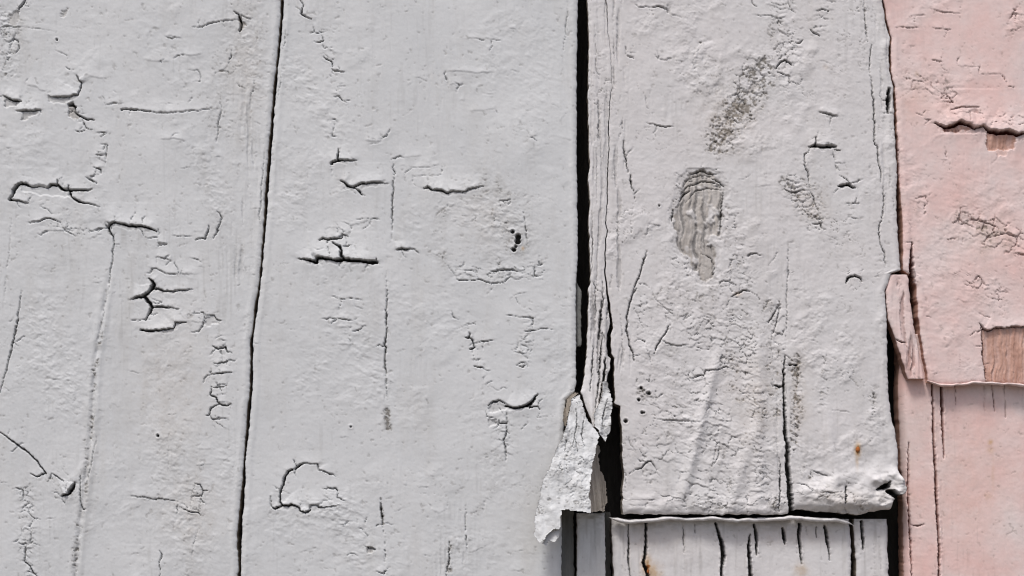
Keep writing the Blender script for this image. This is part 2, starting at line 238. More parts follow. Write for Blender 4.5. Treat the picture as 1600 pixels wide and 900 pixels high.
c(4.5,2.6,(1264,230,2),(1275,229,5),(1290,229,5),(1305,229,4)); c(2.6,1,(1303,234),(1313,236)); c(1.7,1.2,(1306,255),(1320,256)); c(1.7,.2,(1267,232),(1257,242),(1257,258),(1262,270),(1266,295)); c(1.9,.8,(1224,296),(1240,302),(1255,297)); c(1.6,.4,(1266,298),(1272,312),(1280,335)); c(1.9,.8,(1270,350),(1280,348),(1287,360)); c(1.1,.5,(1290,368),(1310,375))
c(1.6,.6,(1312,274),(1322,280),(1330,290)); c(4,1.8,(1310,291,2),(1325,289,5),(1337,294,2)); c(2.1,1.4,(1328,318),(1342,318)); c(1.6,1,(1326,338),(1342,343)); c(3,1.2,(1322,443,2.4),(1325,434,3.4),(1335,431,3),(1345,434,2.4),(1346,440,1.4)); c(1.6,0,(1380,290),(1381,320),(1377,345),(1373,352),(1375,380),(1382,395),(1383,418)); c(1.6,0,(1395,310),(1397,325)); c(1.1,0,(1232,375),(1231,410),(1230,450),(1229,500),(1228,545)); c(1.5,.4,(1215,395),(1200,415))
c(5,.3,(1227,556,1.6),(1225,580,3),(1225,610,4),(1226,640,4),(1227,675,5),(1231,705,7),(1231,730,8),(1234,760,9),(1236,790,9),(1237,815,9)); c(4,.8,(1233,571),(1245,570)); c(3,.8,(1210,601),(1218,605),(1224,603)); c(1.6,0,(1205,535),(1208,560)); c(2,.4,(1200,505),(1206,498),(1215,480)); c(1.7,0,(1218,470),(1215,500),(1205,530)); c(2.2,0,(1218,715),(1219,760),(1217,800))
c(1.6,1.4,(1268,735),(1285,742),(1300,744)); c(3,0,(1321,760,2),(1320,775,3),(1318,788,1)); c(9,3,(1370,765,2),(1378,762,8),(1386,758,10),(1390,752,3)); c(10,2,(1386,768,6),(1394,770,12),(1402,778,12)); c(1.3,1.2,(1245,755),(1262,760),(1270,768)); c(1.2,1,(1280,765),(1296,770),(1310,768)); c(1.2,.6,(1300,640),(1330,645)); c(1,.4,(1243,610),(1240,650),(1246,700))
# -- fourth board
c(1.3,1,(1400,43),(1418,43),(1435,44)); c(1.1,1.4,(1455,14),(1475,20),(1500,21)); c(1.7,1.2,(1458,45),(1485,46)); c(1.1,1,(1430,25),(1446,23)); c(2,1.2,(1457,94),(1472,96)); c(1.3,1.2,(1497,104),(1523,105)); c(1.1,1.2,(1530,117),(1565,116)); c(2,1.2,(1572,136),(1585,136)); c(1.6,.6,(1585,48),(1595,43)); c(1.6,1,(1432,178),(1442,181)); c(2.2,1,(1445,187),(1455,187)); c(2,1.2,(1483,172),(1500,169),(1530,168)); c(1.6,.5,(1475,160),(1488,160),(1480,150),(1475,140)); c(1.4,.5,(1590,10),(1583,22),(1575,35))
c(5,4.5,(1462,192,2),(1475,199,4),(1485,199,5),(1500,192,6),(1515,197,4),(1523,201,3),(1535,198,2),(1545,206,6),(1560,208,7),(1575,207,7),(1588,211,5),(1604,207,2),(1630,213,2))
c(1.1,.8,(1468,250),(1480,251)); c(1.3,.3,(1550,256),(1560,245)); c(2.2,1,(1480,376),(1488,373)); c(1.6,1.4,(1583,397),(1600,398),(1620,397)); c(8,0,(1425,378,2),(1424,400,5),(1424,420,8),(1426,440,9)); c(2,0,(1405,428),(1422,430)); c(1.1,0,(1483,556),(1484,578)); c(1.1,0,(1500,553),(1501,577)); c(1.6,.6,(1530,490),(1547,497)); c(2,2.5,(1531,505,1),(1537,514,2.4),(1545,517,2.4),(1556,513,2),(1575,512,2),(1600,510,2),(1640,512,2)); c(2.4,0,(1533,512),(1536,540),(1538,570),(1541,592)); c(1.6,.8,(1525,345),(1545,350),(1560,358)); c(1.5,.8,(1500,350),(1520,342)); c(1.4,.6,(1505,372),(1503,385)); c(1.3,.8,(1430,310),(1445,306),(1450,318)); c(1.4,.8,(1545,372),(1570,365),(1590,370)); c(1.4,.8,(1520,440),(1530,432),(1540,445)); c(1.1,.6,(1490,430),(1500,425)); c(1.3,.6,(1448,495),(1455,497)); c(1.2,.6,(1456,585),(1465,583))

LO = []   # on the lower, set-back boards
def lo(w, *pts): LO.append((w, 0.3, pts))
lo(2,(983,818,1.5),(984,850,2.5),(983,872,2.5),(986,905,1.5)); lo(4,(1011,815,4),(1011,850,4),(1010,868,5),(1007,880,5),(1013,895,6),(1014,905,5)); lo(1.3,(977,850),(979,905)); lo(1.8,(1069,820),(1070,840),(1072,865)); lo(2.5,(1088,820),(1088,833)); lo(1,(1087,836),(1087,845))
lo(6,(1121,818,4),(1126,835,5),(1131,850,8),(1133,870,8),(1131,885,5),(1131,905,5)); lo(5,(1175,835,2),(1173,855,5),(1175,880,6),(1177,905,6)); lo(5,(1182,820,4),(1185,838,6),(1186,868,2)); lo(4,(1227,826,4),(1229,840,7),(1230,852,2)); lo(5,(1253,820,6),(1252,840,5),(1254,860,4),(1256,882,2)); lo(2,(1263,823),(1264,835)); lo(3,(1279,824),(1280,840)); lo(5,(1293,822,4),(1296,840,6),(1299,860,3),(1301,877,1.5)); lo(5,(1351,815,5),(1353,840,5),(1354,860,2)); lo(1.2,(1380,850),(1383,905)); lo(1.2,(1370,845),(1373,905)); lo(1.2,(1390,870),(1393,905)); lo(1.5,(1248,845),(1249,865)); lo(1.2,(930,830),(931,860))
lo(3,(1461,590,2),(1463,650,3),(1463,675,3.4),(1467,750,4),(1469,800,4),(1472,850,3.4),(1472,910,3)); lo(5,(1475,596,6),(1477,640,4.5),(1478,670,3),(1480,715,1.5)); lo(2.2,(1497,598),(1499,632)); lo(1.8,(1543,600),(1544,642)); lo(1.8,(1555,600),(1558,625),(1560,642)); lo(2,(1575,600),(1577,652)); lo(1,(1475,750),(1478,870)); lo(1,(1421,610),(1420,660)); lo(2,(1428,820),(1440,822),(1449,819)); lo(2.4,(1425,690),(1424,760),(1428,850),(1430,910)); lo(2,(1616,600),(1618,640))

CHIPS = [  # (polygon, depth, wood amount, dirt amount)
 ([(14,22),(32,16),(30,30),(25,40),(13,38)],1.6,.25,.25), ([(95,24),(98,17),(108,13),(104,21),(97,28)],1.4,.2,.3), ([(8,157),(33,159),(20,166),(8,168)],1.5,.15,.2), ([(76,152),(110,154),(100,162),(78,160)],1.5,.15,.2), ([(35,175),(62,174),(45,183),(35,190)],1.5,.2,.25),
 ([(107,165),(117,165),(118,175),(128,185),(120,186),(108,182)],2,.4,.4), ([(372,28),(378,32),(386,40),(375,48)],2,.5,.3), ([(247,381),(262,381),(256,385),(245,387)],1.5,.2,.4), ([(321,492),(335,494),(345,502),(335,508),(321,508)],1.2,.1,.15), ([(35,287),(90,291),(106,300),(111,309),(60,304),(35,298)],.8,0,.05),
 ([(763,635),(772,628),(785,627),(800,638),(780,642),(765,645)],1.6,.1,.15), ([(763,653),(775,654),(780,664),(765,666)],1.4,.1,.15), ([(575,856),(586,857),(582,864),(575,862)],2,.3,.3),
 ([(1541,210),(1560,206),(1587,213),(1585,225),(1582,235),(1570,233),(1543,237),(1540,222)],3,1,0), ([(1475,200),(1500,195),(1520,201),(1510,206),(1480,206)],2,.9,0), ([(1555,232),(1575,232),(1570,245),(1557,244)],1.2,.35,0), ([(1176,128),(1190,124),(1182,140),(1165,150)],2,.3,.3),
 ([(1534,513),(1545,518),(1556,514),(1575,513),(1600,511),(1660,513),(1660,620),(1541,620),(1538,570),(1535,540)],4,1,0),
 ([(1080,270),(1095,266),(1115,270),(1128,278),(1133,290),(1130,310),(1127,345),(1122,368),(1112,372),(1104,384),(1118,386),(1118,405),(1115,415),(1117,425),(1113,437),(1103,443),(1095,435),(1090,425),(1082,420),(1078,405),(1070,398),(1062,397),(1058,375),(1053,350),(1052,335),(1058,318),(1063,300),(1068,285)],3.2,.62,.05),
]
DIRT = [
 ([(1100,480),(1150,560),(1160,640)],60,.22), ([(1040,600),(1100,700)],60,.20), ([(1160,690),(1130,780)],40,.25), ([(1090,150),(1170,180)],60,.2), ([(1090,330),(1150,430)],40,.22), ([(370,60),(360,300)],50,.14), ([(280,560),(290,840)],70,.13), ([(770,320),(760,420)],60,.16), ([(50,800),(60,880)],50,.14), ([(1520,360),(1570,370)],50,.22),  # (polyline, radius, strength)
 ([(10,20),(20,60),(8,110)],24,.45), ([(375,20),(360,80),(345,150),(340,200)],34,.28), ([(395,60),(385,225)],22,.25), ([(310,240),(335,300),(345,350),(370,420)],30,.2), ([(405,30),(400,120)],18,.3),
 ([(158,520),(148,580),(145,640),(143,690)],6,.55), ([(135,690),(133,770)],7,.4), ([(126,800),(120,850),(117,900)],7,.6), ([(270,530),(240,560),(235,640)],22,.2), ([(45,770),(45,850)],26,.28), ([(80,750),(110,775)],16,.35), ([(265,800),(290,830),(300,880)],40,.2), ([(210,775),(275,782)],7,.3),
 ([(760,290),(790,330),(810,380)],46,.32), ([(690,330),(680,390),(710,425)],16,.35), ([(800,390),(770,430)],24,.25), ([(604,640),(606,670)],6,.9), ([(597,795),(599,820)],3,.8), ([(580,855),(582,872)],7,.5), ([(705,840),(702,890)],6,.6), ([(755,785),(745,800)],7,.35), ([(770,715),(775,760)],26,.3), ([(530,820),(550,870)],26,.2), ([(430,800),(470,810)],16,.25),
 ([(1190,110),(1165,160),(1140,190),(1125,215)],30,.95), ([(1172,145),(1150,165),(1128,205)],17,1.05), ([(1100,130),(1200,100),(1240,110)],46,.32), ([(1215,30),(1205,110)],26,.35), ([(1230,0),(1240,40)],24,.25), ([(1110,62),(1092,68)],4,.7), ([(935,100),(950,220)],20,.3), ([(1260,185),(1262,190)],6,.5), ([(1292,105),(1298,107)],7,.4),
 ([(1230,290),(1265,300),(1275,335)],18,.7), ([(1245,310),(1250,330)],14,.4), ([(1080,275),(1130,285)],8,.5), ([(1085,405),(1095,430)],10,.5), ([(1110,420),(1105,440)],9,.4), ([(1140,330),(1150,400),(1140,440)],24,.35), ([(1060,300),(1048,345)],6,.6),
 ([(1050,460),(1110,470),(1170,500)],44,.35), ([(1060,560),(1060,620),(1050,670)],42,.30), ([(1140,540),(1150,600),(1185,640)],30,.45), ([(1200,470),(1205,560),(1215,640)],16,.5), ([(1180,640),(1170,690)],22,.45), ([(1245,560),(1245,640),(1240,690)],13,.65), ([(1000,605),(1012,620)],12,.6), ([(1120,690),(1140,760)],26,.35), ([(980,690),(1040,790)],24,.25), ([(1090,790),(1220,795)],16,.4), ([(1265,750),(1300,785),(1350,790)],18,.45), ([(1215,780),(1205,805)],9,.6),
 ([(1287,580),(1288,586)],9,.4), ([(1283,618),(1284,630)],9,.4), ([(1365,612),(1366,628)],7,.45), ([(1365,650),(1350,672)],6,.3), ([(1425,125),(1470,120),(1485,155)],22,.35), ([(1500,170),(1530,175)],10,.3), ([(1510,345),(1555,370)],34,.42), ([(1590,15),(1580,45)],18,.3), ([(1430,320),(1435,340)],12,.35), ([(1570,200),(1565,240)],14,.2), ([(1510,470),(1560,480)],30,.2), ([(1405,225),(1410,330)],5,.35),
]
RUST = [((270,600),70,120,.055), ((300,800),60,60,.055), ((385,120),30,100,.05), ((1135,190),60,60,.05), ((1180,620),50,80,.06), ((1250,620),20,80,.07), ((1430,160),40,40,.06), ((750,340),50,50,.04), ((1540,370),50,40,.06), ((1270,320),30,30,.06), ((1320,780),60,16,.07), ((1340,703),5,11,1.0), ((1339,720),3,14,.35), ((817,388),2.5,3.5,.5), ((1432,115),4,5,.15), ((1153,459),6,4,.3), ((345,111),4,2,.12), ((1290,105),5,5,.15)]
RUST_LO = [((1030,840),70,30,.06), ((1250,835),90,22,.07), ((1375,840),22,40,.07), ((1520,760),90,120,.05), ((1553,690),5,5,.5), ((1012,882),9,14,1.0), ((1020,895),16,18,.5), ((1255,892),12,14,.3), ((1553,703),8,7,.22), ((1557,740),4,40,.16), ((1550,775),9,10,.16)]
HOLES = [(801,362,3),(810,370,4.5),(809,377,4.5),(803,390,3.5),(806,385,2),(1002,606,2.2),(1014,615,2.6),(998,625,2.4),(1003,645,2.2),(978,658,3),(1030,321,1.6),(247,681,2.2),(1006,645,1.6),(548,667,1.3),(89,62,1.6)]
FLAKES = {
 'b1': [[(35,288),(55,293),(80,292),(90,290),(98,297),(108,299),(111,309),(100,312),(45,318),(15,312),(22,300)], [(78,150),(122,148),(126,138),(127,128),(110,124),(90,130),(75,143)], [(169,356),(180,349),(192,351),(205,354),(222,354),(235,358),(245,363),(225,371),(190,380),(178,372)], [(240,446),(255,454),(285,454),(300,454),(282,484),(268,481),(240,480),(234,472),(228,463)], [(229,500),(236,482),(255,481),(282,485),(300,490),(276,505),(272,512),(250,516),(222,515)], [(329,586),(345,584),(362,583),(355,603),(330,605)], [(331,607),(355,604),(362,632),(342,632),(338,622)], [(333,542),(352,543),(356,564),(335,567)], [(301,768),(315,774),(318,768),(326,766),(320,781),(311,800),(300,797)], [(57,746),(73,741),(95,750),(118,754),(112,768),(98,775),(70,770)]],
 'b2': [[(468,403),(478,392),(500,378),(513,376),(520,381),(530,386),(532,400),(520,405),(497,402),(493,409),(480,405)], [(534,387),(555,384),(580,388),(588,400),(588,408),(560,407),(536,405)], [(446,746),(457,735),(467,729),(476,724),(497,726),(499,736),(515,743),(526,750),(525,762),(504,763),(528,770),(530,788),(499,793),(485,790),(475,800),(467,792),(440,789),(439,771)], [(424,777),(430,765),(437,770),(438,786),(440,790),(430,795),(425,793)], [(530,281),(540,270),(575,272),(606,286),(575,286),(552,292),(543,290)], [(790,634),(805,637),(823,633),(840,616),(820,618),(795,626)], [(780,662),(793,662),(790,690),(778,690)], [(663,293),(669,287),(700,285),(755,290),(737,294),(722,299),(700,302),(678,296)], [(517,255),(520,243),(528,240),(528,249)]],
 'b3': [[(1265,228),(1270,215),(1290,212),(1305,216),(1305,228)], [(1100,384),(1112,371),(1122,369),(1119,386)], [(1310,290),(1315,280),(1330,284),(1337,293),(1325,288)]],
 'b4': [[(1462,191),(1480,175),(1510,175),(1545,190),(1600,195),(1600,206),(1575,206),(1545,205),(1535,197),(1515,196),(1500,190),(1485,198)], [(1533,512),(1535,500),(1560,500),(1600,502),(1600,509),(1575,511),(1545,516)]],
}
CRACKLE = [([(1000,470),(1010,540)],22,.6), ([(1090,600),(1140,700)],34,.8), ([(1030,700),(1110,760)],30,.7), ([(1130,560),(1110,500)],30,.7), ([(1190,680),(1190,760)],22,.8), ([(1060,410),(1130,460)],24,.6), ([(1150,745),(1060,780)],24,.6), ([(1290,560),(1285,640)],12,.6), ([(1365,615),(1365,660)],9,.7), ([(505,50),(530,150)],16,.6), ([(520,360),(570,350)],18,.6), ([(720,425),(840,425)],20,.8), ([(828,490),(818,560)],14,.7), ([(785,645),(788,700)],20,.8), ([(345,535),(345,665)],16,.8), ([(305,760),(305,800)],18,.6), ([(40,770),(45,890)],20,.7), ([(110,160),(150,200)],18,.6), ([(160,230),(148,285)],12,.8), ([(60,345),(170,370)],16,.6), ([(235,470),(330,500)],14,.6), ([(450,790),(520,780)],12,.5), ([(730,500),(745,570)],14,.6),
 ([(1050,480),(1100,540)],30,.7), ([(1150,490),(1185,640)],28,.9), ([(1010,600),(1100,690)],32,.65), ([(1180,105),(1130,215)],26,1.0), ([(1220,0),(1235,120)],26,.8), ([(1240,290),(1275,345)],22,.9), ([(1250,770),(1390,790)],14,.5), ([(1290,20),(1270,60)],16,.6), ([(1090,790),(1220,780)],18,.7), ([(1140,330),(1165,440)],22,.55), ([(1000,690),(1020,750)],18,.6), ([(1215,480),(1215,560)],14,.9), ([(1245,560),(1242,700)],11,.9), ([(1060,290),(1120,268)],8,.8),
 ([(1425,125),(1485,150)],20,.8), ([(1510,345),(1580,375)],30,1.0), ([(1435,310),(1440,330)],12,.8), ([(1520,440),(1560,460)],20,.7), ([(1490,180),(1590,190)],14,.7), ([(1590,15),(1580,45)],14,.7), ([(700,330),(800,350)],34,.55), ([(10,30),(15,110)],18,.8), ([(375,30),(350,200)],20,.45)]
RUMPLE = [([(60,500),(110,620)],46,1.0), ([(540,500),(590,600)],40,.8), ([(500,560),(480,600)],30,.6), ([(540,800),(560,870)],34,1.0), ([(440,830),(520,790)],30,.7), ([(460,110),(520,200)],34,.9), ([(380,40),(400,140)],24,.9), ([(460,300),(450,330)],34,.8), ([(650,340),(630,380)],24,.7), ([(620,480),(700,500)],40,.5), ([(760,60),(780,120)],26,.5), ([(320,250),(345,330)],26,.9), ([(260,690),(300,850)],44,.8), ([(350,700),(350,760)],30,.6), ([(740,320),(790,360)],46,.9), ([(690,830),(760,880)],40,.4), ([(850,60),(830,200)],40,.5), ([(1080,700),(1180,730)],46,1.0), ([(1020,560),(1100,640)],40,.8), ([(1330,80),(1300,160)],36,.5), ([(1450,420),(1530,300)],50,.6), ([(1560,450),(1480,520)],40,.5), ([(1260,720),(1300,780)],34,1.0), ([(1160,420),(1060,450)],36,.8), ([(40,230),(80,260)],40,.4), ([(230,60),(300,110)],50,.4)]
GROOVES = [([(955,-40),(962,300),(968,560)],20,.6), ([(930,-40),(935,300),(935,560)],14,.5), ([(400,60),(375,420)],20,.35), ([(725,800),(705,890)],22,.6), ([(1375,0),(1392,330)],9,.55), ([(1225,600),(1215,800)],12,.5), ([(604,430),(603,620)],6,.5), ([(1410,450),(1428,585)],14,.8)]
# hairlines branching off the traced cracks
random.seed(5)
HAIR = []
for w, lip, pts in list(HI):
    if lip < .7 and w < 1.8: continue
    for i in range(random.choice((0, 1, 1, 2, 3))):
        p = random.choice(pts); u, v = p[0], p[1]; a = random.choice((random.uniform(-.5, .5), random.uniform(2.6, 3.7), random.uniform(1.2, 1.9), random.uniform(-1.9, -1.2))); q = [(u, v)]
        for k in range(random.choice((2, 3, 4))):
            st = random.uniform(3, 8); u += st*math.cos(a); v += st*math.sin(a); a += random.uniform(-.9, .9); q.append((u, v))
        HAIR.append((random.uniform(.75, 1.25), random.choice((0, .4, .8)), q))
HI += HAIR
# small random dents and brush marks of the paint, everywhere on the upper boards
random.seed(11)
RANDOM = []
for k in range(650):
    u = random.uniform(-60, 1660); v = random.uniform(-60, 960)
    if 905 < u < 975: continue
    n = random.choice((2, 3, 3, 4)); step = random.uniform(3, 9); a = random.uniform(-.35, .35); pts = []
    for i in range(n):
        pts.append((u, v)); u += step*math.cos(a); v += step*math.sin(a); a += random.uniform(-.6, .6)
    RANDOM.append((random.choice((0, 0, .5, .8)), random.uniform(.25, .8), pts))
for k in range(260):                       # fainter coverage outside the frame
    u = random.uniform(-900, 2500); v = random.uniform(-900, 1800)
    if -60 < u < 1660 and -60 < v < 960: continue
    a = random.uniform(-.4, .4); pts = []
    for i in range(random.choice((3, 4, 5))):
        pts.append((u, v)); u += random.uniform(8, 18)*math.cos(a); v += random.uniform(8, 18)*math.sin(a); a += random.uniform(-.8, .8)
    RANDOM.append((random.uniform(1.5, 5), random.uniform(1.2, 3), pts))

# ---------------------------------------------------------------- relief evaluation
def block(U, V, u0, u1, v0, v1):
    r = np.where((V.max(1) >= v0) & (V.min(1) <= v1))[0]; q = np.where((U.max(0) >= u0) & (U.min(0) <= u1))[0]
    if len(r) == 0 or len(q) == 0: return None
    return slice(r[0], r[-1]+1), slice(q[0], q[-1]+1)
def apply_cracks(cracks, U, V, WU, WV, LIP, CUT, OPEN, CHIP, NOISE, deep=1.0, bead=0):
    for w, lip, pts in cracks:
        us = [p[0] for p in pts]; vs = [p[1] for p in pts]
        lip = lip*.9+.32*lip*lip; w = 0 if (w <= 1.05 and lip > 1.2) else w; fall = 4.5 + 1.75*lip; pad = max(8, 2.3*fall)
        b = block(U, V, min(us)-pad, max(us)+pad, min(vs)-pad, max(vs)+pad)
        if b is None: continue
        u = U[b] + WU[b]; v = V[b] + WV[b]
        best = np.full(u.shape, 1e9, np.float32); W = np.zeros_like(best); NV = np.zeros_like(best); T = np.zeros_like(best)
        ns = len(pts)-1
        for i in range(ns):
            p, q = pts[i], pts[i+1]
            wp = p[2] if len(p) > 2 else (w if 0 < i else w*.55); wq = q[2] if len(q) > 2 else (w if i+1 < ns else w*.55)
            dx, dy = q[0]-p[0], q[1]-p[1]; L2 = dx*dx+dy*dy+1e-6
            tr = ((u-p[0])*dx+(v-p[1])*dy)/L2; t = np.clip(tr, 0, 1)
            eu = u-(p[0]+t*dx); ev = v-(p[1]+t*dy); d = np.sqrt(eu*eu+ev*ev)
            m = d < best
            best = np.where(m, d, best); W = np.where(m, wp+(wq-wp)*t, W); NV = np.where(m, -ev, NV); T = np.where(m, (i+t)/ns, T)
        if w > 0:
            k = np.clip((W*.43+.34-best)*1.35, 0, 1) * np.clip(W*.75, .15, 1)
            if bead: LIP[b] += bead*np.exp(-((best-W/2-1.6)/1.5)**2)*(W > 2.5)*np.clip(.5+2*NOISE[b], 0, 1.4)
            CUT[b] = np.maximum(CUT[b], k*(1.2+np.minimum(W, 12)*2.4)*deep); OPEN[b] = np.maximum(OPEN[b], k*np.clip(W/2.2, .35, 1))
        if lip > 0:
            tap = np.clip(np.minimum(T, 1-T)*5+.25, 0, 1); up = NV/(best+.6)
            rise = lip*np.exp(-(best/fall)**1.25)*np.clip(up, 0, 1)*tap
            LIP[b] = np.maximum(LIP[b], rise)
            LIP[b] = np.maximum(LIP[b], .34*lip*np.exp(-(best/(fall*.75))**1.25)*np.clip(-up, 0, 1)*tap)
            if lip > 2.4:      # the coat has come away under a lifted edge
                nn = NOISE[b]; under = np.clip(-up*1.4, 0, 1)*np.clip(2.2+.55*lip+5*nn-best, 0, 1)*tap
                CHIP[b] = np.maximum(CHIP[b], under)
def poly_soft(U, V, poly, pad=3):
    us = [p[0] for p in poly]; vs = [p[1] for p in poly]
    return block(U, V, min(us)-pad, max(us)+pad, min(vs)-pad, max(vs)+pad)
def line_dist(u, v, pts):
    best = np.full(u.shape, 1e9, np.float32)
    for p, q in zip(pts[:-1], pts[1:]):
        dx, dy = q[0]-p[0], q[1]-p[1]; L2 = dx*dx+dy*dy+1e-6
        t = np.clip(((u-p[0])*dx+(v-p[1])*dy)/L2, 0, 1)
        best = np.minimum(best, np.hypot(u-p[0]-t*dx, v-p[1]-t*dy))
    return best

def worley(x, y, seed):
    xi = np.floor(x).astype(np.int32); yi = np.floor(y).astype(np.int32)
    f1 = np.full(x.shape, 9., np.float32); f2 = f1.copy(); idn = np.zeros_like(f1); dyc = np.zeros_like(f1)
    for ox in (-1, 0, 1):
        for oy in (-1, 0, 1):
            a = LAT[(yi+oy+seed*7) & 255, (xi+ox) & 255]; b = LAT[(xi+ox+91) & 255, (yi+oy+seed*13) & 255]
            dx = xi+ox+.1+.8*a-x; dy = yi+oy+.1+.8*b-y; d = np.hypot(dx, dy)
            m = d < f1
            f2 = np.where(m, f1, np.minimum(f2, d)); idn = np.where(m, (a*7.3+b*3.1) % 1, idn); dyc = np.where(m, -dy, dyc); f1 = np.where(m, d, f1)
    return f2-f1, idn, dyc

def relief(U, V, style, cracks, seed, rust=()):
    """height (photo pixels off the wall plane) and wear layers of a painted board"""
    U = U.astype(np.float32); V = V.astype(np.float32)
    rough = style.get('rough', 1.0)
    RU = .83*U-.56*V; RV = .56*U+.83*V
    wet = sstep(-.2, .6, fbm(RU/120, RV/110, 2, seed+3))
    H = 2.2*fbm(U/150, V/190, 3, seed) + rough*(.08+.30*wet)*fbm(U/26+.5*vnoise(V/20, U/20, seed), V/12, 4, seed+5, .62) + .13*rough*fbm(RU/7, RV/6, 3, seed+9, .62)
    gmask = sstep(.0, .7, fbm(U/70, V/150, 2, seed+15))
    gr = vnoise((U+2.5*vnoise(U/60, V/90, seed+12))/3.1, V/38, seed+11)
    H = H + style.get('grain', .18)*gr*(.25+.75*gmask) + .07*fbm(RU/2.6, RV/2.6, 2, seed+13)
    # layered old paint: crisp broken steps between coats, in patches
    pm = sstep(.05, .55, fbm(RU/75, RV/60, 3, seed+19))*style.get('layers', .5)
    tn = fbm(RU/30, RV/21, 5, seed+17, .62)
    for lv in (-.28, -.02, .22): H = H + .62*pm*sstep(lv-.018, lv+.018, tn)
    rl = np.abs(fbm(U/23, V/15, 4, seed+23, .62)); micro = (1-sstep(.004, .022, rl))*sstep(.25, .7, fbm(RU/55, RV/48, 2, seed+29))*style.get('layers', .5)
    H = H - 1.1*micro
    dirt = np.zeros_like(U); wood = np.zeros_like(U); rst = np.zeros_like(U)
    wa = style.get('warp', 1.0); WU = wa*(.95*vnoise(RU/8, RV/8, 21) + .75*vnoise(RU/3.2, RV/3.2, 23)); WV = wa*(.95*vnoise(RU/8, RV/8, 25) + .7*vnoise(RU/3.2, RV/3.2, 27))
    LIP = np.zeros_like(U); CUT = np.zeros_like(U); OPEN = np.zeros_like(U)
    CHIP = np.zeros_like(U); NOISE = fbm(RU/9, RV/7, 3, 71, .6)
    apply_cracks(cracks, U, V, WU, WV, LIP, CUT, OPEN, CHIP, NOISE, bead=style.get('bead', .3))
    if style.get('dents', True): apply_cracks(RANDOM, U, V, WU, WV, LIP, CUT, OPEN, CHIP, NOISE, .6)
    H = H - .9*CHIP; dirt = np.maximum(dirt, .26*CHIP)
    # crackle: cells of dried paint with lifted lower edges
    if style.get('dents', True):
        for zi, (pts, r, s) in enumerate(CRACKLE):
            s *= (1.0 if pts[0][0] > 960 else .85); us = [p[0] for p in pts]; vs_ = [p[1] for p in pts]
            b = block(U, V, min(us)-r*1.7, max(us)+r*1.7, min(vs_)-r*1.7, max(vs_)+r*1.7)
            if b is None: continue
            z = s*np.exp(-(line_dist(U[b], V[b], pts)/r)**2*1.2); z = z*sstep(-.35, .3, NOISE[b]+z-.35)
            cw = (11, 17, 23, 14)[zi % 4]; xx = U[b]+2.0*WU[b]+9*vnoise(RU[b]/31, RV[b]/31, 61); yy = V[b]+2.0*WV[b]+9*vnoise(RU[b]/27, RV[b]/27, 63)
            e, idn, dy = worley((xx+.25*yy)/cw, (yy-.15*xx)/(cw*.72), 5+zi)
            brk = sstep(-.12, .22, fbm(RU[b]/13, RV[b]/10, 2, 65+zi)); ed = (1-sstep(.015, .085, e))*sstep(.12, .5, z)*brk
            LIP[b] += z*(.9*(idn-.5) + 1.7*np.clip(dy, -.6, .6)*(.3+idn)); CUT[b] = np.maximum(CUT[b], ed*2.2*np.clip(z*1.5, 0, 1)); OPEN[b] = np.maximum(OPEN[b], .6*ed*np.clip(z*1.4, 0, 1))
    if style.get('dents', True):
        rum = None
        for pts, r, s in RUMPLE:
            us = [p[0] for p in pts]; vs_ = [p[1] for p in pts]
            b = block(U, V, min(us)-r*1.6, max(us)+r*1.6, min(vs_)-r*1.6, max(vs_)+r*1.6)
            if b is None: continue
            if rum is None:
                rd = fbm((U+.8*V)/26, (V-.5*U)/9, 4, 141, .62); rt = fbm((U+.6*V)/17, (V-.4*U)/8, 4, 143, .65)
                rum = 1.0*rd + .55*(sstep(-.03, .03, rt)+sstep(.22, .27, rt)+sstep(-.3, -.25, rt))
            z = s*np.exp(-(line_dist(U[b], V[b], pts)/r)**2*1.2)*sstep(-.45, .25, NOISE[b]+.1)
            H[b] += .62*z*rum[b]
    for pts, r, s in GROOVES + style.get('grooves', []):
        us = [p[0] for p in pts]; vs_ = [p[1] for p in pts]
        b = block(U, V, min(us)-r*1.5, max(us)+r*1.5, min(vs_)-r*1.5, max(vs_)+r*1.5)
        if b is None: continue
        z = s*np.exp(-(line_dist(U[b], V[b], pts)/r)**2*1.3)
        uw = U[b]+2.5*vnoise(U[b]/30, V[b]/45, 83)+.8*WU[b]
        gv = vnoise(uw/3.6, V[b]/75, 85)*.75+.45*vnoise(uw/2.3, V[b]/40, 87)
        gg = sstep(.34, .62, gv)*np.clip(z*1.3, 0, 1)
        CUT[b] = np.maximum(CUT[b], gg*3.2); OPEN[b] = np.maximum(OPEN[b], .6*gg*np.clip(z, 0, 1)); LIP[b] += z*.8*vnoise(uw/6, V[b]/120, 89)
    # dirt: specks and pits where the paint is worn
    n1 = fbm(RU/4.2, RV/3.6, 3, 31, .7)*1.5; n2 = fbm(RU/12, RV/10, 3, 33, .6)*1.3; n3 = vnoise((U+.4*V)/2.6, (V-.4*U)/2.6, 35)
    zone = np.zeros_like(U) + style.get('soil', .05)
    if style.get('dents', True):
        for pts, r, s in DIRT:
            us = [p[0] for p in pts]; vs = [p[1] for p in pts]
            b = block(U, V, min(us)-r*1.8, max(us)+r*1.8, min(vs)-r*1.8, max(vs)+r*1.8)
            if b is None: continue
            dd = line_dist(U[b], V[b], pts)
            zone[b] = np.maximum(zone[b], s*np.exp(-(dd/r)**2*1.1))
    speck = sstep(.62, 1.05, .55*n1+.45*n2+.30*n3+.95*zone)
    dirt = np.maximum(dirt, .80*speck*np.clip(zone*2.2, .12, 1))
    dirt = np.maximum(dirt, zone*.55*np.clip(.5+.9*n2+.35*n1, 0, 1)); dirt = np.maximum(dirt, .45*micro)
    H = H - 2.0*speck*np.clip(zone*2, 0, 1) + zone*1.1*n1 + zone*1.3*n2
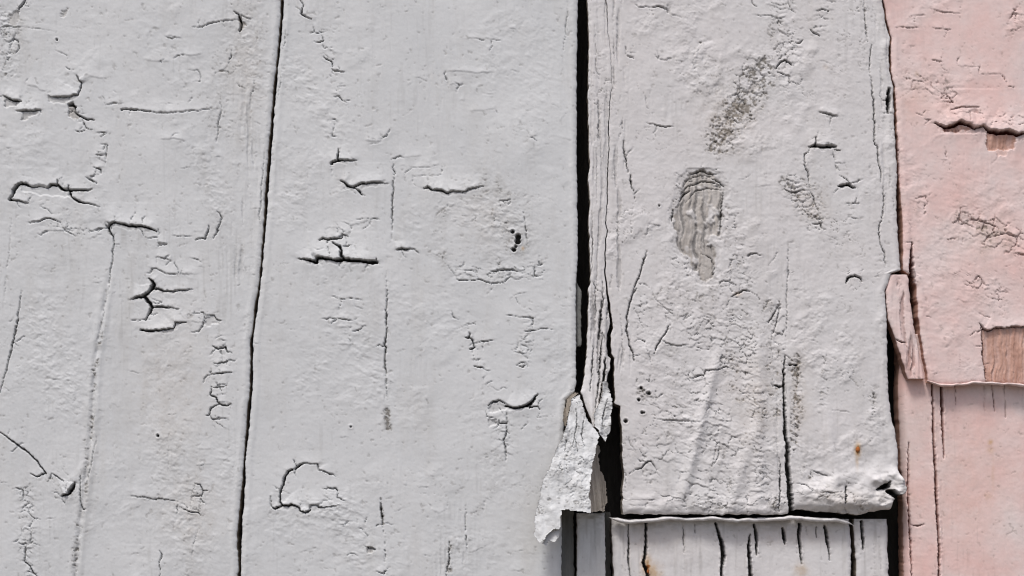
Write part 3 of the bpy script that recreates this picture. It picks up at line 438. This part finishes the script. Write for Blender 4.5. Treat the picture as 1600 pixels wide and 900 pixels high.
    sp2 = sstep(.66, .84, vnoise((U-.3*V)/5.3, (V+.3*U)/4.7, 37)+.25*n3)*sstep(-.1, .5, n2+.3*NOISE); dirt = np.maximum(dirt, .30*sp2); H = H-.5*sp2
    # greyish grime in the wood grain, along the boards
    dirt = np.maximum(dirt, style.get('streak', .12)*sstep(.35, .9, gr*.6+.6*fbm(U/40, V/160, 2, seed+41)))
    if style.get('dents', True):
        for poly, dep, wd, dr in CHIPS:
            b = poly_soft(U, V, poly)
            if b is None: continue
            m = in_poly(U[b]+2.0*WU[b], V[b]+2.0*WV[b], poly).astype(np.float32)
            if .5 < wd < 1:
                sdist = line_dist(U[b]+WU[b], V[b]+WV[b], list(poly)+[poly[0]])*(2*m-1)+4.5*n2[b]; m = sstep(-1.6, 1.6, sdist)*(1-.75*sstep(.25, .5, fbm(RU[b]/16, RV[b]/22, 3, 57)))
                H[b] -= 1.2*sstep(-9, -6, sdist); dirt[b] = np.maximum(dirt[b], .22*sstep(-9, -4, sdist)*np.clip(.7+n1[b], 0, 1))
            uw = U[b]+4*vnoise(U[b]/40, V[b]/26, 55)+1.2*WU[b]; ridge = vnoise(uw/4.2, V[b]/70, 51)+.7*vnoise(uw/2.1, V[b]/34, 53)+.35*n2[b]
            H[b] = H[b]*(1-.6*m) - m*dep + m*(wd > .5)*1.5*ridge
            rim = 1-np.clip(line_dist(U[b], V[b], list(poly)+[poly[0]])/5, 0, 1)
            wood[b] = np.maximum(wood[b], m*wd*np.clip(.9+.3*ridge, .3, 1.1)); dirt[b] = np.maximum(dirt[b]*(1-m), m*dr*np.clip(.7-.5*ridge, .2, 1.2)); opn_w = m*(wd > .5)*(wd < 1)*np.clip(.6*sstep(.3, 1.0, -ridge+.5*n2[b])+.5*rim*np.clip(.5+n2[b], 0, 1), 0, .8); OPEN[b] = np.maximum(OPEN[b], opn_w)
        for x, y, r in HOLES:
            b = block(U, V, x-3*r, x+3*r, y-3*r, y+3*r)
            if b is None: continue
            dd = np.hypot(U[b]+WU[b]*.4-x, V[b]+WV[b]*.4-y); k = np.clip(r-dd+.5, 0, 1)
            CUT[b] = np.maximum(CUT[b], k*r*2.2); OPEN[b] = np.maximum(OPEN[b], k); LIP[b] += .7*np.exp(-((dd-r-1.5)/1.6)**2)
    for (x, y), ru, rv, s in rust:
        b = block(U, V, x-3*ru, x+3*ru, y-3*rv, y+3*rv)
        if b is None: continue
        e = np.exp(-(((U[b]-x)/ru)**2+((V[b]-y)/rv)**2)*1.4)
        rst[b] = np.maximum(rst[b], s*np.clip(e*(1+.5*n2[b]+.3*n1[b]), 0, 1))
    OPEN = np.clip(OPEN, 0, 1)
    H = H + LIP - CUT
    return H, dirt, np.clip(wood, 0, 1), rst, OPEN

# ---------------------------------------------------------------- board builder
col = scene.collection
def empty(name, parent=None):
    o = bpy.data.objects.new(name, None); col.objects.link(o); o.parent = parent; return o
def raw_mesh(name, co, quads, mat, parent, wear=None):
    me = bpy.data.meshes.new(name)
    me.vertices.add(len(co)); me.vertices.foreach_set("co", np.ascontiguousarray(co, np.float32).ravel())
    n = len(quads); me.loops.add(n*4); me.loops.foreach_set("vertex_index", np.ascontiguousarray(quads, np.int32).ravel())
    me.polygons.add(n); me.polygons.foreach_set("loop_start", np.arange(0, n*4, 4, dtype=np.int32))
    me.update(calc_edges=True); me.validate()
    if wear is not None:
        a = me.attributes.new("wear", 'FLOAT_COLOR', 'POINT'); a.data.foreach_set("color", np.ascontiguousarray(wear, np.float32).ravel())
    me.materials.append(mat)
    o = bpy.data.objects.new(name, me); col.objects.link(o); o.parent = parent
    return o
def board(name, mat, parent, us, vs, L, R, T=None, Bt=None, base=0.0, thick=48, style={}, cracks=(), seed=1, rust=(), flakes=(), shape=None, jag=.8, part=None, roll=(1.8, 1.8), jseed=None):
    """one painted board: rows follow vs, columns follow us, edges L(v), R(v), optional top/bottom edges T(u), B(u)"""
    l0, r0 = us[0], us[-1]; t = (us-l0)/(r0-l0)
    Lv = np.interp(vs, [p[1] for p in L], [p[0] for p in L]); Rv = np.interp(vs, [p[1] for p in R], [p[0] for p in R])
    jseed = jseed or (seed+60, seed+70)
    jn = lambda s, k: jag*(vnoise(vs/9, vs*0, k)*s + .6*vnoise(vs/3.5, vs*0, k+2)*s)
    Lv = Lv + jn(1, jseed[0]); Rv = Rv + jn(1, jseed[1])
    U = Lv[:, None] + t[None, :]*(Rv-Lv)[:, None]; V = np.repeat(vs[:, None], len(us), 1)
    if Bt is not None or T is not None:
        top = np.interp(U[0], [p[0] for p in T], [p[1] for p in T]) if T is not None else np.full(len(us), vs[0])
        bot = np.interp(U[-1], [p[0] for p in Bt], [p[1] for p in Bt]) + (1.1*vnoise(U[-1]/7, U[-1]*0, seed+80)+.6*vnoise(U[-1]/2.8, U[-1]*0, seed+82)) if Bt is not None else np.full(len(us), vs[-1])
        f = (vs-vs[0])/(vs[-1]-vs[0])
        # shift only near the free edges so that the rest keeps its rows
        wt = 1-sstep(0, 60, vs-vs[0]); wb = sstep(-60, 0, vs-vs[-1])
        V = V + (wt[:, None]*(top-vs[0])[None, :] if T is not None else 0) + (wb[:, None]*(bot-vs[-1])[None, :] if Bt is not None else 0)
    H, dirt, wood, rst, opn = relief(U, V, style, cracks, seed, rust)
    el = (U-Lv[:, None]); er = (Rv[:, None]-U)
    H = H - roll[0]*np.exp(-el/1.6) - roll[1]*np.exp(-er/1.6) + .5*roll[0]*np.exp(-((el-7)/4)**2) + .5*roll[1]*np.exp(-((er-7)/4)**2)
    if Bt is not None: eb = (V[-1][None, :]-V); H = H - 3.0*np.exp(-eb/2.2)
    if shape is not None: H, dirt, wood = shape(U, V, H, dirt, wood)
    H = H + base
    # side walls: wrap the sheet round to the back
    def wrap(A, kind):
        A = np.concatenate([A[:, :1], A[:, :1], A, A[:, -1:], A[:, -1:]], 1)
        return np.concatenate([A[:1], A[:1], A, A[-1:], A[-1:]], 0)
    U, V, H, dirt, wood, rst, opn = [wrap(A, 0) for A in (U, V, H, dirt, wood, rst, opn)]
    back = np.full(H.shape, False); back[:1] = back[-1:] = True; back[:, :1] = back[:, -1:] = True
    near = np.full(H.shape, False); near[1] = near[-2] = True; near[:, 1] = near[:, -2] = True; near &= ~back
    H[near] -= 3.5; H[back] = base-thick
    side = back | near; wood[side] = 1; opn[side] = 0; dirt[back] = .6
    co = to_world(U, V, H).reshape(-1, 3); wear = np.stack([np.clip(dirt, 0, 1), np.clip(wood, 0, 1), np.clip(rst, 0, 1), opn], -1).reshape(-1, 4)
    nr, nc = H.shape; idx = np.arange(nr*nc).reshape(nr, nc)
    quads = np.stack([idx[:-1, :-1], idx[1:, :-1], idx[1:, 1:], idx[:-1, 1:]], -1).reshape(-1, 4)
    lab = np.zeros(len(quads), np.int32)
    cu = ((U[:-1, :-1]+U[1:, 1:])/2).ravel(); cv = ((V[:-1, :-1]+V[1:, 1:])/2).ravel()
    for k, poly in enumerate(flakes):
        us_ = [p[0] for p in poly]; vs_ = [p[1] for p in poly]
        cand = np.where((cu > min(us_)) & (cu < max(us_)) & (cv > min(vs_)) & (cv < max(vs_)) & (lab == 0))[0]
        lab[cand[in_poly(cu[cand], cv[cand], poly)]] = k+1
    root = None
    for k in range(len(flakes)+1):
        q = quads[lab == k] if len(flakes) else quads
        if len(q) == 0: continue
        used, inv = np.unique(q.ravel(), return_inverse=True)
        o = raw_mesh(name if k == 0 else (part[k-1] if part else 'paint_flake'), co[used], inv.reshape(-1, 4), mat, parent if k == 0 else root, wear[used])
        if k == 0: root = o
    return root
FU, FV = (-30, 1630), (-25, 925)
VT = -2300.0

# ---------------------------------------------------------------- the setting
def box_mesh(name, x0, x1, y0, y1, z0, z1, mat, parent=None):
    co = np.array([(x, y, z) for x in (x0, x1) for y in (y0, y1) for z in (z0, z1)])
    q = np.array([(0,1,3,2),(4,6,7,5),(0,4,5,1),(2,3,7,6),(0,2,6,4),(1,5,7,3)])
    return raw_mesh(name, co, q, mat, parent)
g = raw_mesh('ground', np.array([(-250,-250,0),(250,-250,0),(250,250,0),(-250,250,0)]), np.array([(0,1,2,3)]), M_GROUND, None)
g['kind'] = 'structure'

wall = empty('plank_wall'); wall['label'] = 'weathered wall of vertical planks with cracked, peeling whitish paint'; wall['category'] = 'wall'; wall['kind'] = 'thing'

# edges of the gaps, photo pixels (u, v)
GA_L = [(440,-900),(439,0),(436,53),(431,100),(426,150),(420,225),(414,300),(411,360),(403,450),(398,475),(396,500),(391,530),(390,600),(386,650),(384,675),(380,725),(378,760),(373,800),(370,850),(372,880),(371,900),(355,1300),(300,3560)]
GA_R = [(445,-900),(444,0),(440,53),(435,100),(430,150),(425,225),(419,300),(415,360),(407,450),(403,475),(400,500),(396,530),(395,600),(391,650),(389,675),(383,725),(383,760),(380,800),(377,850),(377,880),(377,900),(360,1300),(306,3560)]
GB_L = [(904,-900),(903,0),(901,100),(901,225),(902,300),(903,400),(900,450),(900,600),(898,612),(883,625),(880,700),(878,790),(877,900),(876,1300),(870,3560)]
GB_R = [(917,-900),(918,0),(919,20),(920,70),(919,150),(920,225),(922,260),(919,280),(922,310),(920,340),(922,400),(923,440),(920,450),(919,500),(917,540),(916,560),(911,600),(908,612),(898,618),(891,624),(889,640),(887,655),(882,675),(870,700),(856,735),(847,752),(843,775),(836,805),(836,822),(834,838),(846,850)]
STRIP_R = [(950,-2300),(945,-300),(946,0),(948,20),(949,45),(955,85),(956,140),(953,155),(952,180),(950,200),(951,225),(949,270),(948,300),(948,330),(946,350),(949,360),(946,375),(945,400),(944,425),(947,450),(949,475),(953,505),(949,525),(948,540),(949,556),(954,560),(953,575),(949,590),(946,608),(950,618),(955,632),(954,650),(952,672),(945,690),(938,700),(934,715),(936,730),(943,745),(947,757),(948,780),(946,797),(940,800)]
B3_L = [(951,-2300),(946,-300),(947.2,0),(949.4,20),(949.6,45),(955.4,85),(956.4,140),(953.8,155),(953,180),(951.4,200),(952.2,225),(950.4,270),(949.4,300),(949.2,330),(947.6,350),(950.6,360),(947.6,375),(946.8,400),(946.2,425),(949.6,450),(953,475),(957,505),(958,512),(955,525),(955,540),(955,552),(960,560),(960,590),(961,612),(961,631),(970,634),(969,650),(972,675),(973,720),(976,740),(973,760),(973,812)]
B3_R = [(1376,-2300),(1379,0),(1383,30),(1391,60),(1389,75),(1390,110),(1396,135),(1397,180),(1399,225),(1402,270),(1401,290),(1401,330),(1404,380),(1408,422),(1392,427),(1388,440),(1383,456),(1386,520),(1388,600),(1392,650),(1399,675),(1402,700),(1404,740),(1411,752),(1415,765),(1412,778),(1400,786),(1394,795),(1390,812)]
B3_B = [(973,803),(1100,804),(1229,804),(1236,800),(1245,796),(1265,798),(1300,801),(1340,804),(1370,798),(1390,795),(1420,793)]
B4_L = [(1380,-2300),(1382,0),(1386,30),(1394,60),(1393,75),(1393,110),(1399,135),(1401,180),(1403,225),(1405,270),(1406,290),(1410,330),(1411,380),(1411,422),(1418,427),(1429,431),(1432,450),(1436,500),(1443,550),(1449,588),(1450,604)]
B4_B = [(1445,596),(1470,600),(1490,601),(1520,597),(1560,598),(1600,601),(1900,603)]

COOL = dict(rough=1.0, grain=.16, layers=.45, soil=.06, streak=.10)
c(1.1,0,(415,232),(411,265),(408,300),(405,340),(407,362)); c(1,0,(441,100),(437,135),(432,160))
def soft_ridge(U, V, H, dirt, wood):
    x = np.interp(V, [300,420,560,700,800,900,1200], [178,172,150,141,128,118,95]); k = sstep(400, 470, V)
    H = H + k*(1.5*np.exp(-((U-x-6)/5)**2) - 1.1*np.exp(-((U-x)/3)**2)*(1+vnoise(U/6, V/9, 121)) + 1.0*np.exp(-((U-x+7)/5)**2))
    return H, dirt, wood
b1 = board('plank', M_COOL, wall, spacing(-70, 437, *FU), spacing(VT, V_GROUND, *FV), [(-70,VT),(-75,450),(-130,V_GROUND)], GA_L, style=dict(COOL, soil=.08, streak=.16), cracks=HI, seed=1, rust=RUST, flakes=FLAKES['b1'], shape=soft_ridge)
b2 = board('plank', M_COOL, wall, spacing(443, 901, *FU), spacing(VT, V_GROUND, *FV), GA_R, GB_L, style=COOL, cracks=HI, seed=2, rust=RUST, flakes=FLAKES['b2'])
ROUGH = dict(rough=1.2, grain=.22, layers=1.1, soil=.13, streak=.14)
def torn_corner(U, V, H, dirt, wood):
    # the lower right corner is swollen and curls away from the nails
    sx = sstep(1236, 1262, U); bul = np.exp(-((V-772)/24)**2)+sstep(772, 780, V)*(1-np.exp(-((V-772)/24)**2))*.35
    n = fbm(U/34, V/24, 3, 91, .45); H = H + sx*sstep(640, 790, V)*(9*bul*(.8+.5*n)+4.5*n)
    H = H - sx*8*sstep(783, 800, V)**1.5
    r = sstep(1350, 1382, U)*sstep(728, 752, V); H = H + r*(8*fbm(U/17, V/14, 3, 93, .5)+9*sstep(1380, 1412, U)); dirt = np.maximum(dirt, r*.4*np.clip(fbm(U/9, V/9, 2, 95)+.4, 0, 1))
    ft = sx*sstep(745, 800, V); dirt = np.maximum(dirt, ft*.30*np.clip(.4+1.2*fbm(U/16, V/6, 3, 96), 0, 1))
    fold = np.exp(-((U-(1292+(V-640)*.12))/9)**2)*sstep(600, 720, V); H = H + 4*fold
    f2 = np.exp(-((U-(1120-(V-560)*.25))/9)**2)*sstep(520, 600, V)*(1-sstep(760, 800, V)); f3 = np.exp(-((U-1185)/12)**2)*sstep(480, 560, V); H = H + 5*f2 + 4.4*f3
    H = H + (1-sx)*2.4*np.exp(-((V-788)/14)**2)*(.7+fbm(U/25, V/12, 2, 98))
    f4 = np.exp(-((U-(1150+(760-V)*.3))/12)**2)*sstep(640, 690, V); H = H + 4.2*f4
    return H, dirt, wood
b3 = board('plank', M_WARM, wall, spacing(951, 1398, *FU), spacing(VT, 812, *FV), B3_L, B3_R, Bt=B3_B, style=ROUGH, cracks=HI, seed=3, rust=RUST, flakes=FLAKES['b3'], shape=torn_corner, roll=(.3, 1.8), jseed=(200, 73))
def strip_shape(U, V, H, dirt, wood):
    out = np.clip((V-540)/130, 0, 1)**1.4
    H = H + 16*out + 3*sstep(440, 520, V)*vnoise(U/7, V/160, 97)
    return H, dirt, wood
STR = [(1.8,0,((951,450),(950,475),(947,500))), (2.2,0,((927,540),(925,575),(922,612))), (2.4,0,((941,520),(938,560),(935,600),(930,640))), (4,0,((946,560,2),(944,585,5),(940,612,3),(934,640,2))), (1.6,0,((929,440),(931,480),(929,520))), (2.6,0,((940,470,1.5),(939,500,3),(936,530,2))), (1.5,0,((925,330),(926,380),(924,430)))]
GB_S = [p for p in GB_R if p[1] <= 612]+[(913,630),(921,652),(926,668)]
ST_S = [p for p in STRIP_R if p[1] <= 618]+[(945,630),(939,645),(931,668)]
strip = board('loose_strip', M_WARM, b3, spacing(920, 949, *FU, step=1.05), spacing(VT, 668, *FV), [(917,VT)]+GB_S, ST_S, style=dict(ROUGH, grain=.9, streak=.22, layers=1.2, dents=False, soil=.16, grooves=[([(930,430),(935,600)],16,.75)]), cracks=HI+STR, seed=4, shape=strip_shape, thick=30, jag=.8, roll=(1.2, .3), jseed=(64, 200))
strip['label'] = 'split strip along the plank edge with long vertical cracks'
def plate(name, poly, hfun, thick, mat, parent, seed, style, cracks=(), step=1.05, paint=True):
    """a broken shard: sharp polygon outline, painted face, raw broken sides"""
    xs = [p[0] for p in poly]; ys = [p[1] for p in poly]
    U, V = np.meshgrid(np.arange(min(xs)-2, max(xs)+3, step), np.arange(min(ys)-2, max(ys)+3, step))
    H, dirt, wood, rst, opn = relief(U, V, dict(style, dents=False), cracks, seed)
    H = H + hfun(U, V)
    if not paint: wood[:] = 1; dirt = .25+.6*np.clip(.3+fbm(U/5, V/16, 3, seed+7), 0, 1)
    cu = (U[:-1, :-1]+U[1:, 1:])/2; cv = (V[:-1, :-1]+V[1:, 1:])/2
    wu = 1.3*vnoise(cu/6, cv/6, seed+1)+.8*vnoise(cu/2.6, cv/2.6, seed+2); wv = 1.3*vnoise(cu/6, cv/6, seed+3)+.8*vnoise(cu/2.6, cv/2.6, seed+4)
    M = in_poly(cu+wu, cv+wv, poly)
    nr, nc = U.shape; n = nr*nc; idx = np.arange(n).reshape(nr, nc)
    q = [np.stack([idx[:-1, :-1], idx[1:, :-1], idx[1:, 1:], idx[:-1, 1:]], -1)[M]]
    P = np.pad(M, 1)
    def sides(nb, a, b): e = M & ~nb; q.append(np.stack([a[e], b[e], b[e]+n, a[e]+n], -1)); q.append(np.stack([a[e]+n, b[e]+n, b[e]+2*n, a[e]+2*n], -1))
    sides(P[1:-1, :-2], idx[:-1, :-1], idx[1:, :-1]); sides(P[1:-1, 2:], idx[1:, 1:], idx[:-1, 1:]); sides(P[:-2, 1:-1], idx[:-1, 1:], idx[:-1, :-1]); sides(P[2:, 1:-1], idx[1:, :-1], idx[1:, 1:])
    q.append((np.stack([idx[:-1, :-1], idx[:-1, 1:], idx[1:, 1:], idx[1:, :-1]], -1)[M])+2*n)
    q = np.concatenate(q); co = np.concatenate([to_world(U, V, h).reshape(-1, 3) for h in (H, H-2.2, H-thick)])
    z = np.zeros_like(dirt); wr = np.concatenate([np.stack(l, -1).reshape(-1, 4) for l in ((np.clip(dirt, 0, 1), np.clip(wood, 0, 1), rst, opn), (z+.15, z+.7, z, z), (z+.45, z+1, z, z))])
    used, inv = np.unique(q.ravel(), return_inverse=True)
    return raw_mesh(name, co[used], inv.reshape(-1, 4), mat, parent, wr[used])
SH = dict(rough=1.6, grain=.7, layers=1.8, soil=.30, streak=.14)
lean = lambda U, V: 16+48*np.clip((V-615)/235, 0, 1)+.10*(U-890)
sA = plate('broken_shard', [(893,622),(905,617),(910,638),(916,655),(925,668),(936,684),(930,695),(925,720),(920,750),(918,772),(921,801),(905,799),(890,797),(876,796),(874,812),(873,826),(866,824),(858,832),(851,838),(843,846),(838,842),(834,836),(836,820),(835,805),(843,775),(847,752),(856,735),(870,700),(882,675),(887,655),(889,640)],
  lambda U, V: lean(U, V)+5*fbm(U/26, V/34, 3, 111), 14, M_COOL, strip, 41, SH, [(1.8,0,((899,640),(900,665),(893,700))), (1.6,0,((912,650),(908,680),(911,700))), (1.5,.5,((880,760),(892,750))), (2.2,.4,((884,688),(881,706))), (2.2,.4,((898,688),(901,708))), (1.6,.6,((905,715),(912,722))), (1.4,.5,((895,735),(905,742)))])
sA['label'] = 'largest white shard at the torn end, hanging over the plank beside it'
sB = plate('broken_shard', [(941,596),(949,600),(956,632),(954,650),(952,672),(944,690),(937,681),(927,664),(927,648),(934,634),(940,620)], lambda U, V: lean(U, V)*.72+4*fbm(U/12, V/18, 2, 113), 18, M_COOL, strip, 43, SH, [(1.8,0,((948,625),(942,650),(940,672)))])
sC = plate('broken_shard', [(921,690),(930,690),(938,698),(934,715),(936,730),(943,745),(947,757),(948,780),(945,797),(933,799),(919,800),(917,772)], lambda U, V: lean(U, V)-14-1.5*(U-922), 20, M_COOL, strip, 45, dict(SH, grain=2.0), paint=False)
sC['label'] = 'raw grey wood flank of the torn end'
sD = plate('broken_shard', [(866,822),(874,824),(872,838),(866,846),(857,842),(852,851),(846,849),(851,838),(858,831)], lambda U, V: lean(U, V)-9, 10, M_COOL, strip, 47, SH)
sE = plate('broken_shard', [(884,626),(898,613),(905,616),(893,622),(889,640),(886,655),(883,668),(880,655),(882,640)], lambda U, V: 9+0*U, 10, M_COOL, b2, 49, dict(SH, grain=1.5), paint=False)
PINK = dict(rough=1.0, grain=.16, layers=.8, soil=.08, streak=.08)
b4 = board('plank', M_GLOW_PINK, wall, spacing(1404, 1890, *FU), spacing(VT, 604, *FV), B4_L, [(1880,VT),(1890,604)], Bt=B4_B, style=PINK, cracks=HI, seed=5, rust=RUST, flakes=FLAKES['b4'])
sl = board('splinter', M_GLOW_PINK, b4, spacing(1388, 1424, *FU, step=1.2), spacing(429, 592, *FV), [(1391,429),(1387,445),(1384,456),(1389,500),(1397,520),(1403,540),(1413,570),(1421,592)], [(1418,429),(1420,435),(1421,450),(1427,500),(1436,550),(1445,588),(1446,592)], base=-2, style=dict(PINK, grain=.8, streak=.25), cracks=[(2.4,1,((1400,530),(1410,535),(1416,535))), (1.4,0,((1405,440),(1407,480))), (1.4,0,((1415,535),(1424,560),(1428,580)))], seed=6, thick=26)
sl['label'] = 'narrow loose splinter of the glow-tinted plank'
b4['label'] = 'plank with red glow put into its paint colour and patches of bare wood'; b3['label'] = 'short broken plank with crazed grimy paint and an oval bare patch'
# set-back boards below the broken ends
LOW = dict(rough=.7, grain=.30, layers=.3, warp=.6, bead=1.0, soil=.10, streak=.18, dents=False)
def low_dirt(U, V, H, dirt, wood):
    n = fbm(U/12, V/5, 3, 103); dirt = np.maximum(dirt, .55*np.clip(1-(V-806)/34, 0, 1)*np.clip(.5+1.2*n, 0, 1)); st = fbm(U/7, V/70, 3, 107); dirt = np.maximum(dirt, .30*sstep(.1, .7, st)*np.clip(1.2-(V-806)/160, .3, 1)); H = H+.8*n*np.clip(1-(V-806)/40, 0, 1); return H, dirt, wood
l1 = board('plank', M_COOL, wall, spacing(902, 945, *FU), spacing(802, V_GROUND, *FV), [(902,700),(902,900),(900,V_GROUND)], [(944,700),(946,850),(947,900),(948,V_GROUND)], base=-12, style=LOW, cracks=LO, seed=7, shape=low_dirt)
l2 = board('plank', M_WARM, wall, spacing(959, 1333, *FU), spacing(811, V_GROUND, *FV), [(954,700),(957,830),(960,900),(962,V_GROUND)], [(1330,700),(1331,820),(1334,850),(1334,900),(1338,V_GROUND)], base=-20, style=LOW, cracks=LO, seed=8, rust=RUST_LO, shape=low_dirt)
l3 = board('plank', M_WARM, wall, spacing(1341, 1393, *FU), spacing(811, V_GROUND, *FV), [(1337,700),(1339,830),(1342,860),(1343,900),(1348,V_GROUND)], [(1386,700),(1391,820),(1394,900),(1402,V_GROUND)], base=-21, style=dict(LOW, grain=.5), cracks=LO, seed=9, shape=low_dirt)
def soft_left(U, V, H, dirt, wood):
    e = np.interp(V, [560,640,700,800,900], [1413,1412,1415,1419,1420]); k = np.exp(-np.maximum(U-e, 0)/7); return H-14*k, dirt, wood
l4 = board('plank', M_GLOW_PINK, wall, spacing(1411, 1880, *FU), spacing(520, V_GROUND, *FV), [(1413,520),(1412,600),(1412,640),(1415,700),(1419,800),(1420,900),(1432,V_GROUND)], [(1880,520),(1905,V_GROUND)], base=-17, style=dict(LOW, grain=.2), cracks=LO, seed=10, rust=RUST_LO, shape=soft_left)
# neighbours beyond the frame, plain repeats of the wall
for k, (x0, x1, m) in enumerate(((-560,-78,M_COOL), (-1040,-566,M_COOL), (-1500,-1046,M_COOL), (1897,2360,M_GLOW_PINK), (2366,2840,M_WARM), (2846,3300,M_WARM))):
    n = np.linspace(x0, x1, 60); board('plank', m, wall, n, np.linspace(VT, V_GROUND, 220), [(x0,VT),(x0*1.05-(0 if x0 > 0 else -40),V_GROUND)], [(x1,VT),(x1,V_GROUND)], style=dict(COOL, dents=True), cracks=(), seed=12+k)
# dark sheathing behind the gaps, and the grey batten seen left of the set-back boards
xs = to_world(np.array([-1600., 3400.]), np.array([450., 450.]), np.array([0., 0.]))
bk = box_mesh('backing_board', xs[0,0]*1.25, xs[1,0]*1.25, 95*S, 150*S, 0.0, 1.9, M_DARKWOOD, wall)
bt = board('batten', M_GREYWOOD, wall, spacing(872, 899, *FU), spacing(640, V_GROUND, *FV), [(872,640),(872,V_GROUND)], [(896,640),(898,900),(899,V_GROUND)], base=-22, style=dict(rough=1, grain=1.6, layers=0, dents=False), cracks=(), seed=30)
bt2 = board('batten', M_GREYWOOD, wall, spacing(946, 956, *FU), spacing(800, V_GROUND, *FV), [(945,800),(945,V_GROUND)], [(958,800),(958,V_GROUND)], base=-58, thick=20, style=dict(rough=1, grain=1.6, layers=0, dents=False), cracks=(), seed=31)

# the rolled lip of old paint running under the broken plank end
def tube(name, pts, ry, rh, mat, parent, h, sub=10, seed=0):
    P = np.array(pts, float); n = int((P[-1,0]-P[0,0])/1.6)
    u = np.linspace(P[0,0], P[-1,0], n); v = np.interp(u, P[:,0], P[:,1]) + .8*vnoise(u/9, u*0, seed)
    th = np.linspace(0, 2*math.pi, sub, endpoint=False)
    taper = np.clip(np.minimum(u-u[0], u[-1]-u)/14, .12, 1)*(1+.25*vnoise(u/11, u*0, seed+3))
    U = np.repeat(u[:, None], sub, 1); V = v[:, None]+ry*taper[:, None]*np.sin(th)[None]; H = h+2*vnoise(u/30, u*0, seed+5)[:, None]+rh*taper[:, None]*np.cos(th)[None]
    co = to_world(U, V, H).reshape(-1, 3); i = np.arange(n*sub).reshape(n, sub); j = np.roll(i, -1, 1)
    q = np.stack([i[:-1], j[:-1], j[1:], i[1:]], -1).reshape(-1, 4)
    cap = [(i[0,0], i[0,k+2], i[0,k+1], i[0,k+1]) for k in range(0)]
    wear = np.zeros((n*sub, 4)); wear[:, 0] = .35*np.clip(fbm(U/6, V/3, 2, 7).ravel()+.2, 0, 1)
    return raw_mesh(name, co, q, mat, parent, wear)
lip = tube('paint_ridge', [(952,808),(962,812),(985,816),(1020,813),(1050,810),(1080,812),(1110,810),(1150,813),(1200,812),(1240,809),(1280,812),(1310,813),(1328,817),(1336,822)], 3.2, 8, M_WARM, l2, -8, seed=3)
lip['label'] = 'thin rolled ridge of paint along the broken plank end'

lip4 = tube('paint_ridge', [(1447,594),(1458,598),(1470,601),(1490,602),(1520,598),(1560,599),(1600,602),(1700,603),(1880,604)], 2.2, 6, M_GLOW_PINK, b4, -2, seed=13)
lip4['label'] = 'thin curled paint edge along the foot of the glow-tinted plank'
board('splinter', M_GREYWOOD, b2, spacing(901, 909, *FU, step=1.2), spacing(440, 540, *FV), [(899,440),(900,540)], [(903,440),(909,455),(908,500),(910,538),(908,540)], base=-9, thick=12, style=dict(rough=1, grain=1.5, layers=0, dents=False), cracks=(), seed=33)

# nails showing as rust spots
def nail(u, v, r, h, mat, parent):
    th = np.linspace(0, 2*math.pi, 14, endpoint=False); co = []; q = []
    prof = [(1.0, -2.0), (1.0, 0.0), (.8, .8), (.35, 1.2), (.02, 1.25)]
    for a, b in prof: co.append(np.stack([u+a*r*np.cos(th)*(1+.12*np.sin(3*th)), v+a*r*np.sin(th)*1.25, np.full(14, h+b)], -1))
    co = np.concatenate(co); i = np.arange(len(prof)*14).reshape(len(prof), 14); j = np.roll(i, -1, 1)
    q = np.stack([i[:-1], i[1:], j[1:], j[:-1]], -1).reshape(-1, 4)
    return raw_mesh('nail', to_world(co[:,0], co[:,1], co[:,2]), q, mat, parent)
nail(1340, 702, 3.2, 2.0, M_RUST, b3); nail(1016, 893, 3.5, -20.5, M_RUST, l2)
